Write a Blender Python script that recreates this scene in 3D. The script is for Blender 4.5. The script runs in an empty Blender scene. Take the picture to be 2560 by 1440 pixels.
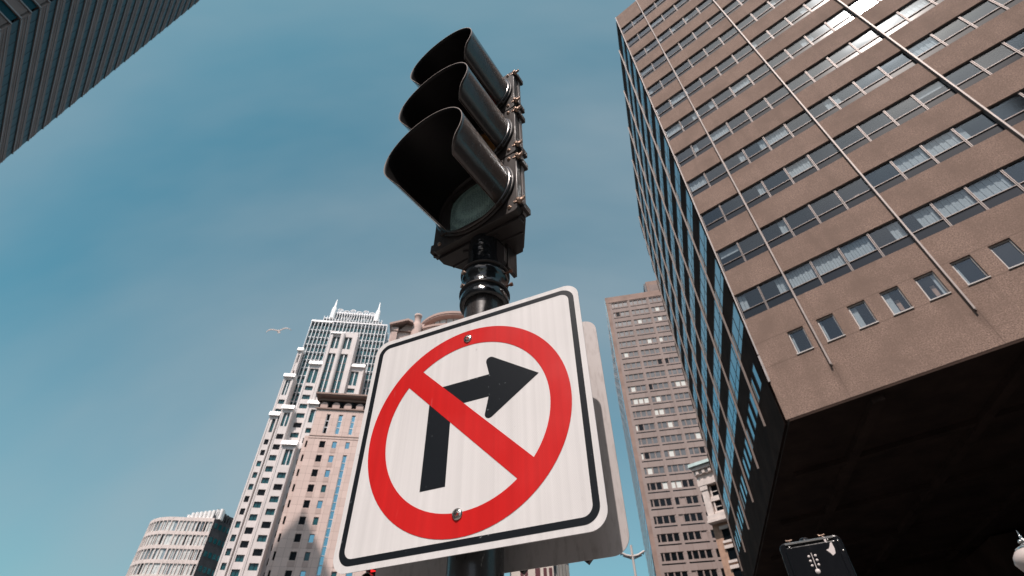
import bpy, math, random
from mathutils import Matrix, Vector
R = math.radians
sc = bpy.context.scene
C = sc.collection

# ---------------------------------------------------------------- camera
cam = bpy.data.cameras.new('camera')
camo = bpy.data.objects.new('camera', cam); C.objects.link(camo)
camo.matrix_world = Matrix(((0.99986505, 0.01642795, 0.0, 0.0),
                            (0.0114652, -0.69781368, -0.71618755, 0.0),
                            (-0.0117655, 0.71609091, -0.69790787, 1.75),
                            (0, 0, 0, 1)))
cam.sensor_width = 36.0
cam.lens = 18.35
cam.clip_start = 0.05
cam.clip_end = 5000
cam.dof.use_dof = True
cam.dof.focus_distance = 1.45
cam.dof.aperture_fstop = 6.3
sc.camera = camo

# ---------------------------------------------------------------- sky and sun
SUN_AZ, SUN_EL = 196.3, 55.9          # compass bearing (0 = +Y) and height of the sun
w = bpy.data.worlds.new("World"); sc.world = w; w.use_nodes = True
nt = w.node_tree; nt.nodes.clear()
out = nt.nodes.new('ShaderNodeOutputWorld'); bg = nt.nodes.new('ShaderNodeBackground')
sky = nt.nodes.new('ShaderNodeTexSky'); sky.sky_type = 'NISHITA'; sky.sun_disc = False
sky.sun_elevation = R(SUN_EL); sky.sun_rotation = R(SUN_AZ)
sky.altitude = 0; sky.air_density = 1.0; sky.dust_density = 2.4; sky.ozone_density = 1.0
tint = nt.nodes.new('ShaderNodeMix'); tint.data_type = 'RGBA'; tint.blend_type = 'MULTIPLY'
tint.inputs[0].default_value = 1.0
tint.inputs[7].default_value = (0.60, 1.16, 0.97, 1)
hsv = nt.nodes.new('ShaderNodeSeparateColor'); hsv.mode = 'HSV'; srg = nt.nodes.new('ShaderNodeMapRange')
srg.inputs['From Min'].default_value = 0.28; srg.inputs['From Max'].default_value = 0.48
# thin streaks of high cirrus
tc = nt.nodes.new('ShaderNodeTexCoord'); mp = nt.nodes.new('ShaderNodeMapping')
mp.inputs['Rotation'].default_value = (0.3, 0.5, 0.4); mp.inputs['Scale'].default_value = (0.5, 1.7, 0.8)
nz = nt.nodes.new('ShaderNodeTexNoise'); nz.inputs['Scale'].default_value = 1.4; nz.inputs['Detail'].default_value = 5
nz.inputs['Roughness'].default_value = 0.5
rp = nt.nodes.new('ShaderNodeMapRange'); rp.inputs['From Min'].default_value = 0.36; rp.inputs['From Max'].default_value = 0.72
rp.inputs['To Max'].default_value = 0.66
cl = nt.nodes.new('ShaderNodeMix'); cl.data_type = 'RGBA'; cl.inputs[7].default_value = (2.8, 3.3, 3.6, 1)
L = nt.links
L.new(sky.outputs[0], hsv.inputs[0]); L.new(hsv.outputs[1], srg.inputs['Value']); L.new(srg.outputs[0], tint.inputs[0])
L.new(sky.outputs[0], tint.inputs[6]); L.new(tc.outputs['Generated'], mp.inputs[0]); L.new(mp.outputs[0], nz.inputs['Vector'])
L.new(nz.outputs['Fac'], rp.inputs['Value']); L.new(rp.outputs[0], cl.inputs[0]); L.new(tint.outputs[2], cl.inputs[6])
L.new(cl.outputs[2], bg.inputs['Color']); bg.inputs['Strength'].default_value = 0.138
L.new(bg.outputs[0], out.inputs[0])
sund = bpy.data.lights.new('sun', 'SUN'); sund.energy = 4.6; sund.angle = R(0.53); sund.color = (1.0, 0.89, 0.83)
suno = bpy.data.objects.new('sun', sund); C.objects.link(suno)
sv = Vector((math.sin(R(SUN_AZ))*math.cos(R(SUN_EL)), math.cos(R(SUN_AZ))*math.cos(R(SUN_EL)), math.sin(R(SUN_EL))))
suno.rotation_euler = sv.to_track_quat('Z', 'Y').to_euler(); suno.location = (0, -20, 60)
sc.view_settings.view_transform = 'Standard'; sc.view_settings.look = 'None'
sc.view_settings.exposure = 0.0; sc.view_settings.gamma = 1.0
sc.render.engine = 'CYCLES'; sc.cycles.max_bounces = 8

# ---------------------------------------------------------------- materials
def rgb(r, g, b): return (r, g, b, 1)
def mat(name, col, rough=0.6, metal=0.0, spec=0.5, noise=None, bump=None, coat=0.0):
    """noise=(scale, amount, detail)  bump=(scale, strength)"""
    m = bpy.data.materials.new(name); m.use_nodes = True
    t = m.node_tree; b = t.nodes['Principled BSDF']
    b.inputs['Base Color'].default_value = rgb(*col); b.inputs['Roughness'].default_value = rough
    b.inputs['Metallic'].default_value = metal; b.inputs['Specular IOR Level'].default_value = spec
    b.inputs['Coat Weight'].default_value = coat; b.inputs['Coat Roughness'].default_value = 0.08
    co = t.nodes.new('ShaderNodeTexCoord')
    if noise:
        n = t.nodes.new('ShaderNodeTexNoise'); n.inputs['Scale'].default_value = noise[0]
        n.inputs['Detail'].default_value = noise[2] if len(noise) > 2 else 4
        n.inputs['Roughness'].default_value = 0.6
        t.links.new(co.outputs['Object'], n.inputs['Vector'])
        r = t.nodes.new('ShaderNodeMapRange'); r.inputs['From Min'].default_value = 0.3; r.inputs['From Max'].default_value = 0.7
        r.inputs['To Min'].default_value = 1-noise[1]; r.inputs['To Max'].default_value = 1+noise[1]
        t.links.new(n.outputs['Fac'], r.inputs['Value'])
        x = t.nodes.new('ShaderNodeMix'); x.data_type = 'RGBA'; x.blend_type = 'MULTIPLY'; x.inputs[0].default_value = 1
        x.inputs[6].default_value = rgb(*col); t.links.new(r.outputs[0], x.inputs[7])
        t.links.new(x.outputs[2], b.inputs['Base Color'])
    if bump:
        n2 = t.nodes.new('ShaderNodeTexNoise'); n2.inputs['Scale'].default_value = bump[0]; n2.inputs['Detail'].default_value = 6
        t.links.new(co.outputs['Object'], n2.inputs['Vector'])
        bp = t.nodes.new('ShaderNodeBump'); bp.inputs['Strength'].default_value = bump[1]; bp.inputs['Distance'].default_value = 0.02
        t.links.new(n2.outputs['Fac'], bp.inputs['Height']); t.links.new(bp.outputs[0], b.inputs['Normal'])
    return m

def nodes_of(m):
    t = m.node_tree
    return t, t.nodes['Principled BSDF']
def newn(t, kind, **kw):
    n = t.nodes.new(kind)
    for k, v in kw.items(): n.inputs[k].default_value = v
    return n
def mixn(t, a, b, fac, mode='MIX'):
    x = t.nodes.new('ShaderNodeMix'); x.data_type = 'RGBA'; x.blend_type = mode
    for sock, v in ((x.inputs[0], fac), (x.inputs[6], a), (x.inputs[7], b)):
        if hasattr(v, 'is_linked') or hasattr(v, 'links'): t.links.new(v, sock)
        else: sock.default_value = v
    return x.outputs[2]
def rangen(t, val, a, b, c, d):
    r = newn(t, 'ShaderNodeMapRange', **{'From Min': a, 'From Max': b, 'To Min': c, 'To Max': d})
    t.links.new(val, r.inputs['Value']); return r.outputs[0]

M = {}
# exposed-aggregate concrete of the brown tower: fine grit, blotches, dark runs under sills
def aggregate(name, base, dark):
    m = mat(name, base, 0.9, spec=0.2); t, b = nodes_of(m)
    co = t.nodes.new('ShaderNodeTexCoord')
    n1 = newn(t, 'ShaderNodeTexNoise', Scale=17.0, Detail=5.0, Roughness=0.85); t.links.new(co.outputs['Object'], n1.inputs['Vector'])
    n2 = newn(t, 'ShaderNodeTexNoise', Scale=0.45, Detail=6.0, Roughness=0.65); t.links.new(co.outputs['Object'], n2.inputs['Vector'])
    mpn = newn(t, 'ShaderNodeMapping', Scale=(0.9, 0.9, 0.12)); t.links.new(co.outputs['Object'], mpn.inputs['Vector'])
    n3 = newn(t, 'ShaderNodeTexNoise', Scale=1.3, Detail=4.0); t.links.new(mpn.outputs[0], n3.inputs['Vector'])
    c1 = mixn(t, rgb(*dark), rgb(*base), rangen(t, n1.outputs['Fac'], .40, .57, 0, 1))
    n5 = newn(t, 'ShaderNodeTexNoise', Scale=5.0, Detail=5.0, Roughness=0.8); t.links.new(co.outputs['Object'], n5.inputs['Vector'])
    c1 = mixn(t, c1, rgb(*[x*.55 for x in base]), rangen(t, n5.outputs['Fac'], .47, .62, 0, .65))
    c2 = mixn(t, c1, rgb(*[x*.52 for x in base]), rangen(t, n2.outputs['Fac'], .42, .66, 0, .85))
    c3 = mixn(t, c2, rgb(*[x*.5 for x in base]), rangen(t, n3.outputs['Fac'], .50, .72, 0, .6))
    def mth(op, a, v):
        q = t.nodes.new('ShaderNodeMath'); q.operation = op
        for sck, val in ((q.inputs[0], a), (q.inputs[1], v)):
            if hasattr(val, 'links'): t.links.new(val, sck)
            else: sck.default_value = val
        return q.outputs[0]
    sp = t.nodes.new('ShaderNodeSeparateXYZ'); t.links.new(co.outputs['Object'], sp.inputs[0])
    # dark drips below the foot of each fin (every 5.71 m) and smudges under the small windows (every 1.444 m)
    wob = mth('MULTIPLY', mth('SUBTRACT', n2.outputs['Fac'], .5), .5)
    fx = mth('ABSOLUTE', mth('SUBTRACT', mth('MODULO', mth('ADD', mth('ADD', sp.outputs['X'], wob), 57.1-2.80+2.855), 5.71), 2.855), 0)
    mask1 = mth('MULTIPLY', rangen(t, fx, .05, .28, 1, 0), mth('MULTIPLY', rangen(t, sp.outputs['Z'], 13.4+.6, 15.85, 0, 1), rangen(t, sp.outputs['Z'], 15.86, 15.95, 1, 0)))
    gx = mth('ABSOLUTE', mth('SUBTRACT', mth('MODULO', mth('ADD', mth('ADD', sp.outputs['X'], wob), 14.44-2.07+.722), 1.444), .722), 0)
    mask2 = mth('MULTIPLY', rangen(t, gx, .15, .5, 1, 0), mth('MULTIPLY', rangen(t, sp.outputs['Z'], 16.3, 17.1, 0, 1), rangen(t, sp.outputs['Z'], 17.1, 17.15, 1, 0)))
    m12 = mth('MULTIPLY', mth('MAXIMUM', mask1, mth('MULTIPLY', mask2, .55)), rangen(t, n1.outputs['Fac'], .3, .6, .9, .5))
    zl = mth('MINIMUM', mth('ABSOLUTE', mth('SUBTRACT', sp.outputs['Z'], 18.53), 0), mth('ABSOLUTE', mth('SUBTRACT', sp.outputs['Z'], 17.02), 0))
    vx = mth('ABSOLUTE', mth('SUBTRACT', mth('MODULO', mth('ADD', sp.outputs['X'], 57.1), 5.71), 2.855), 0)
    jm = mth('MULTIPLY', mth('MAXIMUM', rangen(t, zl, .012, .03, 1, 0), rangen(t, vx, .010, .026, 1, 0)), .7)
    c3 = mixn(t, c3, rgb(*[x*.4 for x in base]), jm)
    c4 = mixn(t, c3, rgb(*[x*.35 for x in base]), m12)
    t.links.new(c4, b.inputs['Base Color'])
    bp = newn(t, 'ShaderNodeBump', Strength=0.5, Distance=0.03); t.links.new(n1.outputs['Fac'], bp.inputs['Height'])
    t.links.new(bp.outputs[0], b.inputs['Normal'])
    return m
M['agg'] = aggregate('brown exposed aggregate', (0.40, 0.285, 0.232), (0.13, 0.092, 0.078))
M['agg_shade'] = mat('brown aggregate in painted shade', (0.034, 0.022, 0.018), 0.9, spec=0.05, noise=(0.7, .35))  # same brown wall as the front, deep shade put into the base colour
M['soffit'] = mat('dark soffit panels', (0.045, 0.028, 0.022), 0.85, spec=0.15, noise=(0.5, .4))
M['alu'] = mat('brushed aluminium', (0.42, 0.38, 0.36), 0.42, 0.55, noise=(3, .15))
M['alu_dark'] = mat('weathered metal frame', (0.22, 0.19, 0.18), 0.5, 0.4, noise=(2, .2))
M['white_frame'] = mat('pale window frame', (0.55, 0.52, 0.50), 0.5)
M['rod'] = mat('mullion metal', (0.33, 0.28, 0.26), 0.5, 0.15, noise=(1.2, .15))
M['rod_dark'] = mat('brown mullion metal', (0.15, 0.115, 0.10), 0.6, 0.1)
M['interior'] = mat('unlit interior', (0.008, 0.010, 0.012), 0.9)
M['blind'] = mat('window blind', (0.62, 0.63, 0.60), 0.85)
M['room'] = mat('room ceiling', (0.05, 0.06, 0.065), 0.9)
M['warm'] = mat('ceiling fitting', (0.62, 0.36, 0.24), 0.7)

def glass(name, tint_, ior=1.75, rough=0.02, trans=0.55, wave=0.0):
    m = bpy.data.materials.new(name); m.use_nodes = True; t = m.node_tree; t.nodes.clear()
    o = t.nodes.new('ShaderNodeOutputMaterial')
    fr = newn(t, 'ShaderNodeFresnel', IOR=ior)
    gl = newn(t, 'ShaderNodeBsdfGlossy', Roughness=rough); gl.inputs['Color'].default_value = (0.72, 0.86, 0.97, 1)
    tr = t.nodes.new('ShaderNodeBsdfTransparent'); tr.inputs['Color'].default_value = rgb(*[min(1, x) for x in tint_])
    df = t.nodes.new('ShaderNodeBsdfDiffuse'); df.inputs['Color'].default_value = rgb(*[x*.06 for x in tint_])
    mx = t.nodes.new('ShaderNodeMixShader'); mx.inputs[0].default_value = trans
    t.links.new(df.outputs[0], mx.inputs[1]); t.links.new(tr.outputs[0], mx.inputs[2])
    m2 = t.nodes.new('ShaderNodeMixShader')
    ge = t.nodes.new('ShaderNodeNewGeometry'); iv = t.nodes.new('ShaderNodeMath'); iv.operation = 'SUBTRACT'; iv.inputs[0].default_value = 1.0
    ml = t.nodes.new('ShaderNodeMath'); ml.operation = 'MULTIPLY'
    t.links.new(ge.outputs['Backfacing'], iv.inputs[1]); t.links.new(iv.outputs[0], ml.inputs[0]); t.links.new(fr.outputs[0], ml.inputs[1])
    t.links.new(ml.outputs[0], m2.inputs[0]); t.links.new(mx.outputs[0], m2.inputs[1]); t.links.new(gl.outputs[0], m2.inputs[2])
    t.links.new(m2.outputs[0], o.inputs[0])
    if wave:
        co = t.nodes.new('ShaderNodeTexCoord')
        oi = t.nodes.new('ShaderNodeObjectInfo'); va = t.nodes.new('ShaderNodeVectorMath'); va.operation = 'MULTIPLY_ADD'
        va.inputs[1].default_value = (1, 1, 1); cx = t.nodes.new('ShaderNodeCombineXYZ'); ms = t.nodes.new('ShaderNodeMath'); ms.operation = 'MULTIPLY'; ms.inputs[1].default_value = 6
        t.links.new(oi.outputs['Random'], ms.inputs[0]); t.links.new(ms.outputs[0], cx.inputs[0]); t.links.new(ms.outputs[0], cx.inputs[2])
        t.links.new(co.outputs['Object'], va.inputs[0]); t.links.new(cx.outputs[0], va.inputs[2])
        n = newn(t, 'ShaderNodeTexNoise', Scale=0.45, Detail=1.0); t.links.new(va.outputs[0], n.inputs['Vector'])
        t.links.new(mixn(t, (0.50, 0.66, 0.80, 1), (0.86, 0.95, 1.0, 1), oi.outputs['Random']), gl.inputs['Color'])
        bp = newn(t, 'ShaderNodeBump', Strength=wave, Distance=0.05); t.links.new(n.outputs['Fac'], bp.inputs['Height'])
        t.links.new(bp.outputs[0], gl.inputs['Normal']); t.links.new(bp.outputs[0], fr.inputs['Normal'])
    return m
M['glass_a'] = glass('tinted office glass', (0.88, 0.92, 0.95), 1.85, 0.08, 0.92, 0.35)
M['glass_side'] = glass('side office glass', (0.3, 0.5, 0.6), 2.1, 0.01, 0.3, 0.04)
M['mirror_side'] = mat('blue mirror glass', (0.22, 0.46, 0.56), 0.04, 1.0, noise=(.5, .15))
M['spandrel_glass'] = mat('dark glass panel', (0.012, 0.017, 0.024), 0.12, spec=0.5)
def flatglass(name, col, rough=0.08, spec=1.0):
    return mat(name, col, rough, 0.0, spec, noise=(0.35, .45, 2), coat=0.6)
M['teal_glass'] = mat('teal window glass', (0.010, 0.085, 0.10), 0.12, 0, .5, noise=(.35, .45, 2))
M['black_glass'] = mat('black window glass', (0.004, 0.006, 0.008), 0.15, spec=.25)
M['sky_glass'] = mat('sky reflecting glass', (0.20, 0.42, 0.50), 0.03, 1.0)
M['bay_glass'] = mat('window glass with painted sky haze', (0.10, 0.105, 0.11), 0.25, 0.0, 0.8, noise=(.3, .4))  # grey base colour stands for bright sky reflected in the upper panes

def panels(name, col, joint, sx, sz, rough=0.85, amount=.12, mortar=0.012):
    """precast panels: pale joints laid out over x and z"""
    m = mat(name, col, rough, spec=0.25); t, b = nodes_of(m)
    co = t.nodes.new('ShaderNodeTexCoord')
    sp = t.nodes.new('ShaderNodeSeparateXYZ'); cb = t.nodes.new('ShaderNodeCombineXYZ')
    ad = t.nodes.new('ShaderNodeMath'); ad.operation = 'ADD'
    t.links.new(co.outputs['Object'], sp.inputs[0])
    t.links.new(sp.outputs['X'], ad.inputs[0]); t.links.new(sp.outputs['Y'], ad.inputs[1])
    t.links.new(ad.outputs[0], cb.inputs['X']); t.links.new(sp.outputs['Z'], cb.inputs['Y'])
    br = t.nodes.new('ShaderNodeTexBrick'); br.offset = 0; br.squash = 1
    br.inputs['Scale'].default_value = 1; br.inputs['Brick Width'].default_value = sx; br.inputs['Row Height'].default_value = sz
    br.inputs['Mortar Size'].default_value = mortar*max(sx, sz)*.5; br.inputs['Mortar Smooth'].default_value = 0.3
    br.inputs['Color1'].default_value = rgb(*col); br.inputs['Color2'].default_value = rgb(*[x*(1-amount) for x in col])
    br.inputs['Mortar'].default_value = rgb(*joint)
    t.links.new(cb.outputs[0], br.inputs['Vector'])
    n = newn(t, 'ShaderNodeTexNoise', Scale=0.25, Detail=5.0); t.links.new(co.outputs['Object'], n.inputs['Vector'])
    c = mixn(t, br.outputs['Color'], rgb(*[x*.75 for x in col]), rangen(t, n.outputs['Fac'], .5, .8, 0, .5))
    t.links.new(c, b.inputs['Base Color'])
    return m
M['pink'] = panels('pink precast panels', (0.72, 0.555, 0.500), (0.36, 0.26, 0.23), 1.6, 1.9, mortar=.03)
M['pink_trim'] = mat('pink cast trim', (0.50, 0.37, 0.33), 0.8, noise=(.4, .12))
M['pink_dark'] = mat('brown cast trim', (0.33, 0.23, 0.195), 0.8, noise=(.4, .12))
M['white_conc'] = panels('white precast', (0.74, 0.68, 0.665), (0.52, 0.48, 0.47), 2.2, 3.8, amount=.06)
M['cap'] = mat('white metal coping', (0.92, 0.91, 0.90), 0.35, 0.0, 0.8)
M['mull_white'] = mat('pale curtain wall mullion', (0.62, 0.63, 0.65), 0.45, 0.1)
M['brown_conc'] = panels('brown grey concrete', (0.315, 0.250, 0.230), (0.21, 0.14, 0.12), 2.9, 3.79, amount=.12, mortar=.02)
M['brown_edge'] = mat('brown stained concrete', (0.27, 0.185, 0.155), 0.85, noise=(.3, .25))
M['grey_spandrel'] = mat('dark grey brown spandrel', (0.185, 0.132, 0.118), 0.7, noise=(.25, .25))
M['rib'] = mat('pale spandrel rib', (0.30, 0.28, 0.28), 0.6)
M['terra'] = mat('cream terracotta', (0.62, 0.54, 0.50), 0.6, noise=(1.2, .18))
M['brownbrick'] = mat('tan brick', (0.40, 0.25, 0.18), 0.85, noise=(2, .2))
M['verdigris'] = mat('green copper', (0.36, 0.46, 0.45), 0.6, noise=(2, .15))
M['beige'] = mat('beige plaster', (0.58, 0.52, 0.47), 0.8, noise=(.6, .12))
M['maroon'] = mat('maroon window', (0.10, 0.03, 0.035), 0.4)
M['slate'] = mat('grey slate', (0.12, 0.125, 0.14), 0.7, noise=(1.5, .4))
M['asphalt'] = mat('asphalt', (0.05, 0.05, 0.052), 0.9, noise=(8, .25), bump=(40, .3))
M['paving'] = mat('concrete paving', (0.20, 0.19, 0.18), 0.9, noise=(3, .15), bump=(25, .2))

# street furniture
def gloss_black(name, col, rough, scratch=0.0, bumpy=0.0, bscale=60, spec=.5, coat=.3):
    m = mat(name, col, rough, spec=spec, coat=coat); t, b = nodes_of(m)
    co = t.nodes.new('ShaderNodeTexCoord')
    if scratch:
        mpn = newn(t, 'ShaderNodeMapping', Scale=(1, 1, .35)); t.links.new(co.outputs['Object'], mpn.inputs['Vector'])
        n = newn(t, 'ShaderNodeTexNoise', Scale=34.0, Detail=7.0, Roughness=.75); t.links.new(mpn.outputs[0], n.inputs['Vector'])
        c = mixn(t, rgb(*col), (0.30, 0.27, 0.25, 1), rangen(t, n.outputs['Fac'], 1-scratch, 1-scratch+.03, 0, .7))
        t.links.new(c, b.inputs['Base Color'])
        t.links.new(rangen(t, n.outputs['Fac'], .3, .7, rough*.7, rough*1.6), b.inputs['Roughness'])
    if bumpy:
        n2 = newn(t, 'ShaderNodeTexNoise', Scale=bscale, Detail=3.0); t.links.new(co.outputs['Object'], n2.inputs['Vector'])
        bp = newn(t, 'ShaderNodeBump', Strength=bumpy, Distance=0.002); t.links.new(n2.outputs['Fac'], bp.inputs['Height'])
        t.links.new(bp.outputs[0], b.inputs['Normal'])
        t.links.new(bp.outputs[0], b.inputs['Coat Normal'])
    return m
M['pole'] = gloss_black('black pole paint', (0.040, 0.036, 0.035), 0.25, 0.36, 0.25, 30, .4, .2)
M['collar'] = gloss_black('thick glossy enamel', (0.008, 0.010, 0.012), 0.12, 0, 0.9, 55)
M['housing'] = gloss_black('black housing enamel', (0.024, 0.019, 0.018), 0.40, 0.34, 0.2, 40, .3, .08)
M['door'] = gloss_black('sunlit tone door enamel', (0.034, 0.028, 0.026), 0.45, 0.34, 0.2, 40, .3, .05)  # lightened from the housing enamel to carry the sunlit grey
M['housing_sunlit'] = mat('sunlit grey housing paint', (0.20, 0.18, 0.175), 0.5, noise=(20, .2))  # pale grey carries the sunlight on the housing edge
M['visor_out'] = gloss_black('visor gloss', (0.030, 0.022, 0.019), 0.20, 0.31, 0.35, 14)
M['visor_in'] = mat('flat black visor lining', (0.006, 0.005, 0.005), 0.48, spec=0.3)
M['visor_rim'] = mat('bare visor edge', (0.30, 0.26, 0.24), 0.5, 0.3)
M['brass'] = mat('brass fitting', (0.34, 0.235, 0.18), 0.38, 0.7, noise=(90, .35), bump=(120, .5))
M['rust'] = mat('rusty bolt', (0.16, 0.075, 0.05), 0.6, 0.4, noise=(120, .3))
M['steel'] = mat('stainless steel', (0.62, 0.60, 0.57), 0.22, 1.0, noise=(60, .2))
def lens_mat(name, col, emit=0):
    m = mat(name, col, 0.25, spec=0.6); t, b = nodes_of(m)
    co = t.nodes.new('ShaderNodeTexCoord')
    v = t.nodes.new('ShaderNodeTexVoronoi'); v.inputs['Scale'].default_value = 150; v.inputs['Randomness'].default_value = .25
    t.links.new(co.outputs['Object'], v.inputs['Vector'])
    c = mixn(t, rgb(*[x*.35 for x in col]), rgb(*[min(1, x*1.5) for x in col]), rangen(t, v.outputs['Distance'], .1, .7, 0, 1))
    t.links.new(c, b.inputs['Base Color'])
    bp = newn(t, 'ShaderNodeBump', Strength=.8, Distance=.003); t.links.new(v.outputs['Distance'], bp.inputs['Height'])
    t.links.new(bp.outputs[0], b.inputs['Normal'])
    if emit:
        b.inputs['Emission Color'].default_value = rgb(*col); b.inputs['Emission Strength'].default_value = emit
    return m
M['lens_green'] = lens_mat('green prism lens', (0.27, 0.40, 0.37))
M['lens_amber'] = lens_mat('amber prism lens', (0.30, 0.13, 0.03))
M['lens_red_off'] = lens_mat('red prism lens', (0.25, 0.02, 0.02))
M['lens_red_lit'] = lens_mat('lit red lens', (0.9, 0.02, 0.02), 1.6)
# retroreflective sheeting: faint hex cells and faint upright bands
def sheeting(name, col, amt=.10):
    m = mat(name, col, 0.32, spec=0.35); t, b = nodes_of(m)
    co = t.nodes.new('ShaderNodeTexCoord')
    mpn = newn(t, 'ShaderNodeMapping', Scale=(1, 1, 1), Rotation=(0, R(30), 0)); t.links.new(co.outputs['Object'], mpn.inputs['Vector'])
    v = t.nodes.new('ShaderNodeTexVoronoi'); v.feature = 'DISTANCE_TO_EDGE'; v.inputs['Scale'].default_value = 300
    v.inputs['Randomness'].default_value = 0.0; t.links.new(mpn.outputs[0], v.inputs['Vector'])
    wv = t.nodes.new('ShaderNodeTexNoise'); wv.noise_dimensions = '1D'; wv.inputs['Scale'].default_value = 48; wv.inputs['Detail'].default_value = 3
    sp = t.nodes.new('ShaderNodeSeparateXYZ'); t.links.new(co.outputs['Object'], sp.inputs[0]); t.links.new(sp.outputs['X'], wv.inputs['W'])
    n = newn(t, 'ShaderNodeTexNoise', Scale=5.0, Detail=6.0); t.links.new(co.outputs['Object'], n.inputs['Vector'])
    f1 = rangen(t, v.outputs['Distance'], 0.0, .10, 1-amt, 1.0)
    f2 = rangen(t, wv.outputs['Fac'], .35, .65, 1-amt*.55, 1.0)
    f3 = rangen(t, n.outputs['Fac'], .3, .7, .95, 1.0)
    p = t.nodes.new('ShaderNodeMath'); p.operation = 'MULTIPLY'; t.links.new(f1, p.inputs[0]); t.links.new(f2, p.inputs[1])
    q = t.nodes.new('ShaderNodeMath'); q.operation = 'MULTIPLY'; t.links.new(p.outputs[0], q.inputs[0]); t.links.new(f3, q.inputs[1])
    ms = newn(t, 'ShaderNodeMapping', Scale=(60, 1, 9), Rotation=(0, R(12), 0)); t.links.new(co.outputs['Object'], ms.inputs['Vector'])
    ns = newn(t, 'ShaderNodeTexNoise', Scale=1.0, Detail=3.0); t.links.new(ms.outputs[0], ns.inputs['Vector'])
    n4 = newn(t, 'ShaderNodeTexNoise', Scale=70.0, Detail=2.0); t.links.new(co.outputs['Object'], n4.inputs['Vector'])
    base_ = mixn(t, rgb(*col), q.outputs[0], 1.0, 'MULTIPLY')
    c1 = mixn(t, base_, rgb(*[x*.55 for x in col]), rangen(t, n4.outputs['Fac'], .73, .78, 0, .6))
    c2 = mixn(t, c1, rgb(*[min(1, x*.8+.1) for x in col]), rangen(t, ns.outputs['Fac'], .70, .76, 0, .5))
    t.links.new(c2, b.inputs['Base Color'])
    t.links.new(rangen(t, n.outputs['Fac'], .3, .7, .26, .44), b.inputs['Roughness'])
    return m
M['sheet_white'] = sheeting('white reflective sheeting', (0.80, 0.79, 0.79), .16)
M['sheet_red'] = sheeting('red reflective ink', (0.66, 0.018, 0.018), .18)
def black_ink():
    m = mat('black sign ink', (0.011, 0.014, 0.018), 0.3, spec=0.4); t, b = nodes_of(m)
    co = t.nodes.new('ShaderNodeTexCoord')
    n = newn(t, 'ShaderNodeTexNoise', Scale=95.0, Detail=2.0); t.links.new(co.outputs['Object'], n.inputs['Vector'])
    c = mixn(t, rgb(.011, .014, .018), (0.25, 0.28, 0.30, 1), rangen(t, n.outputs['Fac'], .70, .74, 0, .6))
    t.links.new(c, b.inputs['Base Color']); return m
M['ink'] = black_ink()
def sign_back():
    m = mat('bare aluminium sheet', (0.46, 0.425, 0.415), 0.6, 0.1); t, b = nodes_of(m)
    co = t.nodes.new('ShaderNodeTexCoord')
    mpn = newn(t, 'ShaderNodeMapping', Scale=(90, 90, 22)); t.links.new(co.outputs['Object'], mpn.inputs['Vector'])
    n = newn(t, 'ShaderNodeTexNoise', Scale=1.0, Detail=5.0, Roughness=.6); t.links.new(mpn.outputs[0], n.inputs['Vector'])
    c = mixn(t, rgb(.46, .425, .415), rgb(.30, .26, .245), rangen(t, n.outputs['Fac'], .5, .75, 0, .8))
    t.links.new(c, b.inputs['Base Color']); return m
M['sign_back'] = sign_back()
M['feather'] = mat('gull feathers', (0.62, 0.56, 0.54), 0.8, noise=(9, .15))
def _tl(m):
    t, b = nodes_of(m); tr = t.nodes.new('ShaderNodeBsdfTranslucent'); tr.inputs['Color'].default_value = (.9, .85, .83, 1)
    mx = t.nodes.new('ShaderNodeMixShader'); mx.inputs[0].default_value = .5; o = [n for n in t.nodes if n.type == 'OUTPUT_MATERIAL'][0]
    t.links.new(b.outputs[0], mx.inputs[1]); t.links.new(tr.outputs[0], mx.inputs[2]); t.links.new(mx.outputs[0], o.inputs[0])
_tl(M['feather'])
M['feather_dark'] = mat('dark gull feathers', (0.15, 0.11, 0.10), 0.8)
M['lamp_post'] = mat('cream painted steel', (0.52, 0.47, 0.45), 0.5)
M['lamp_glass'] = mat('frosted lantern glass', (0.55, 0.47, 0.44), 0.3, spec=.6)
M['chip_glint'] = mat('chipped paint patch and scratch glint', (0.62, 0.57, 0.56), 0.6)  # serves real paint chips and painted scratch reflections

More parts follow.
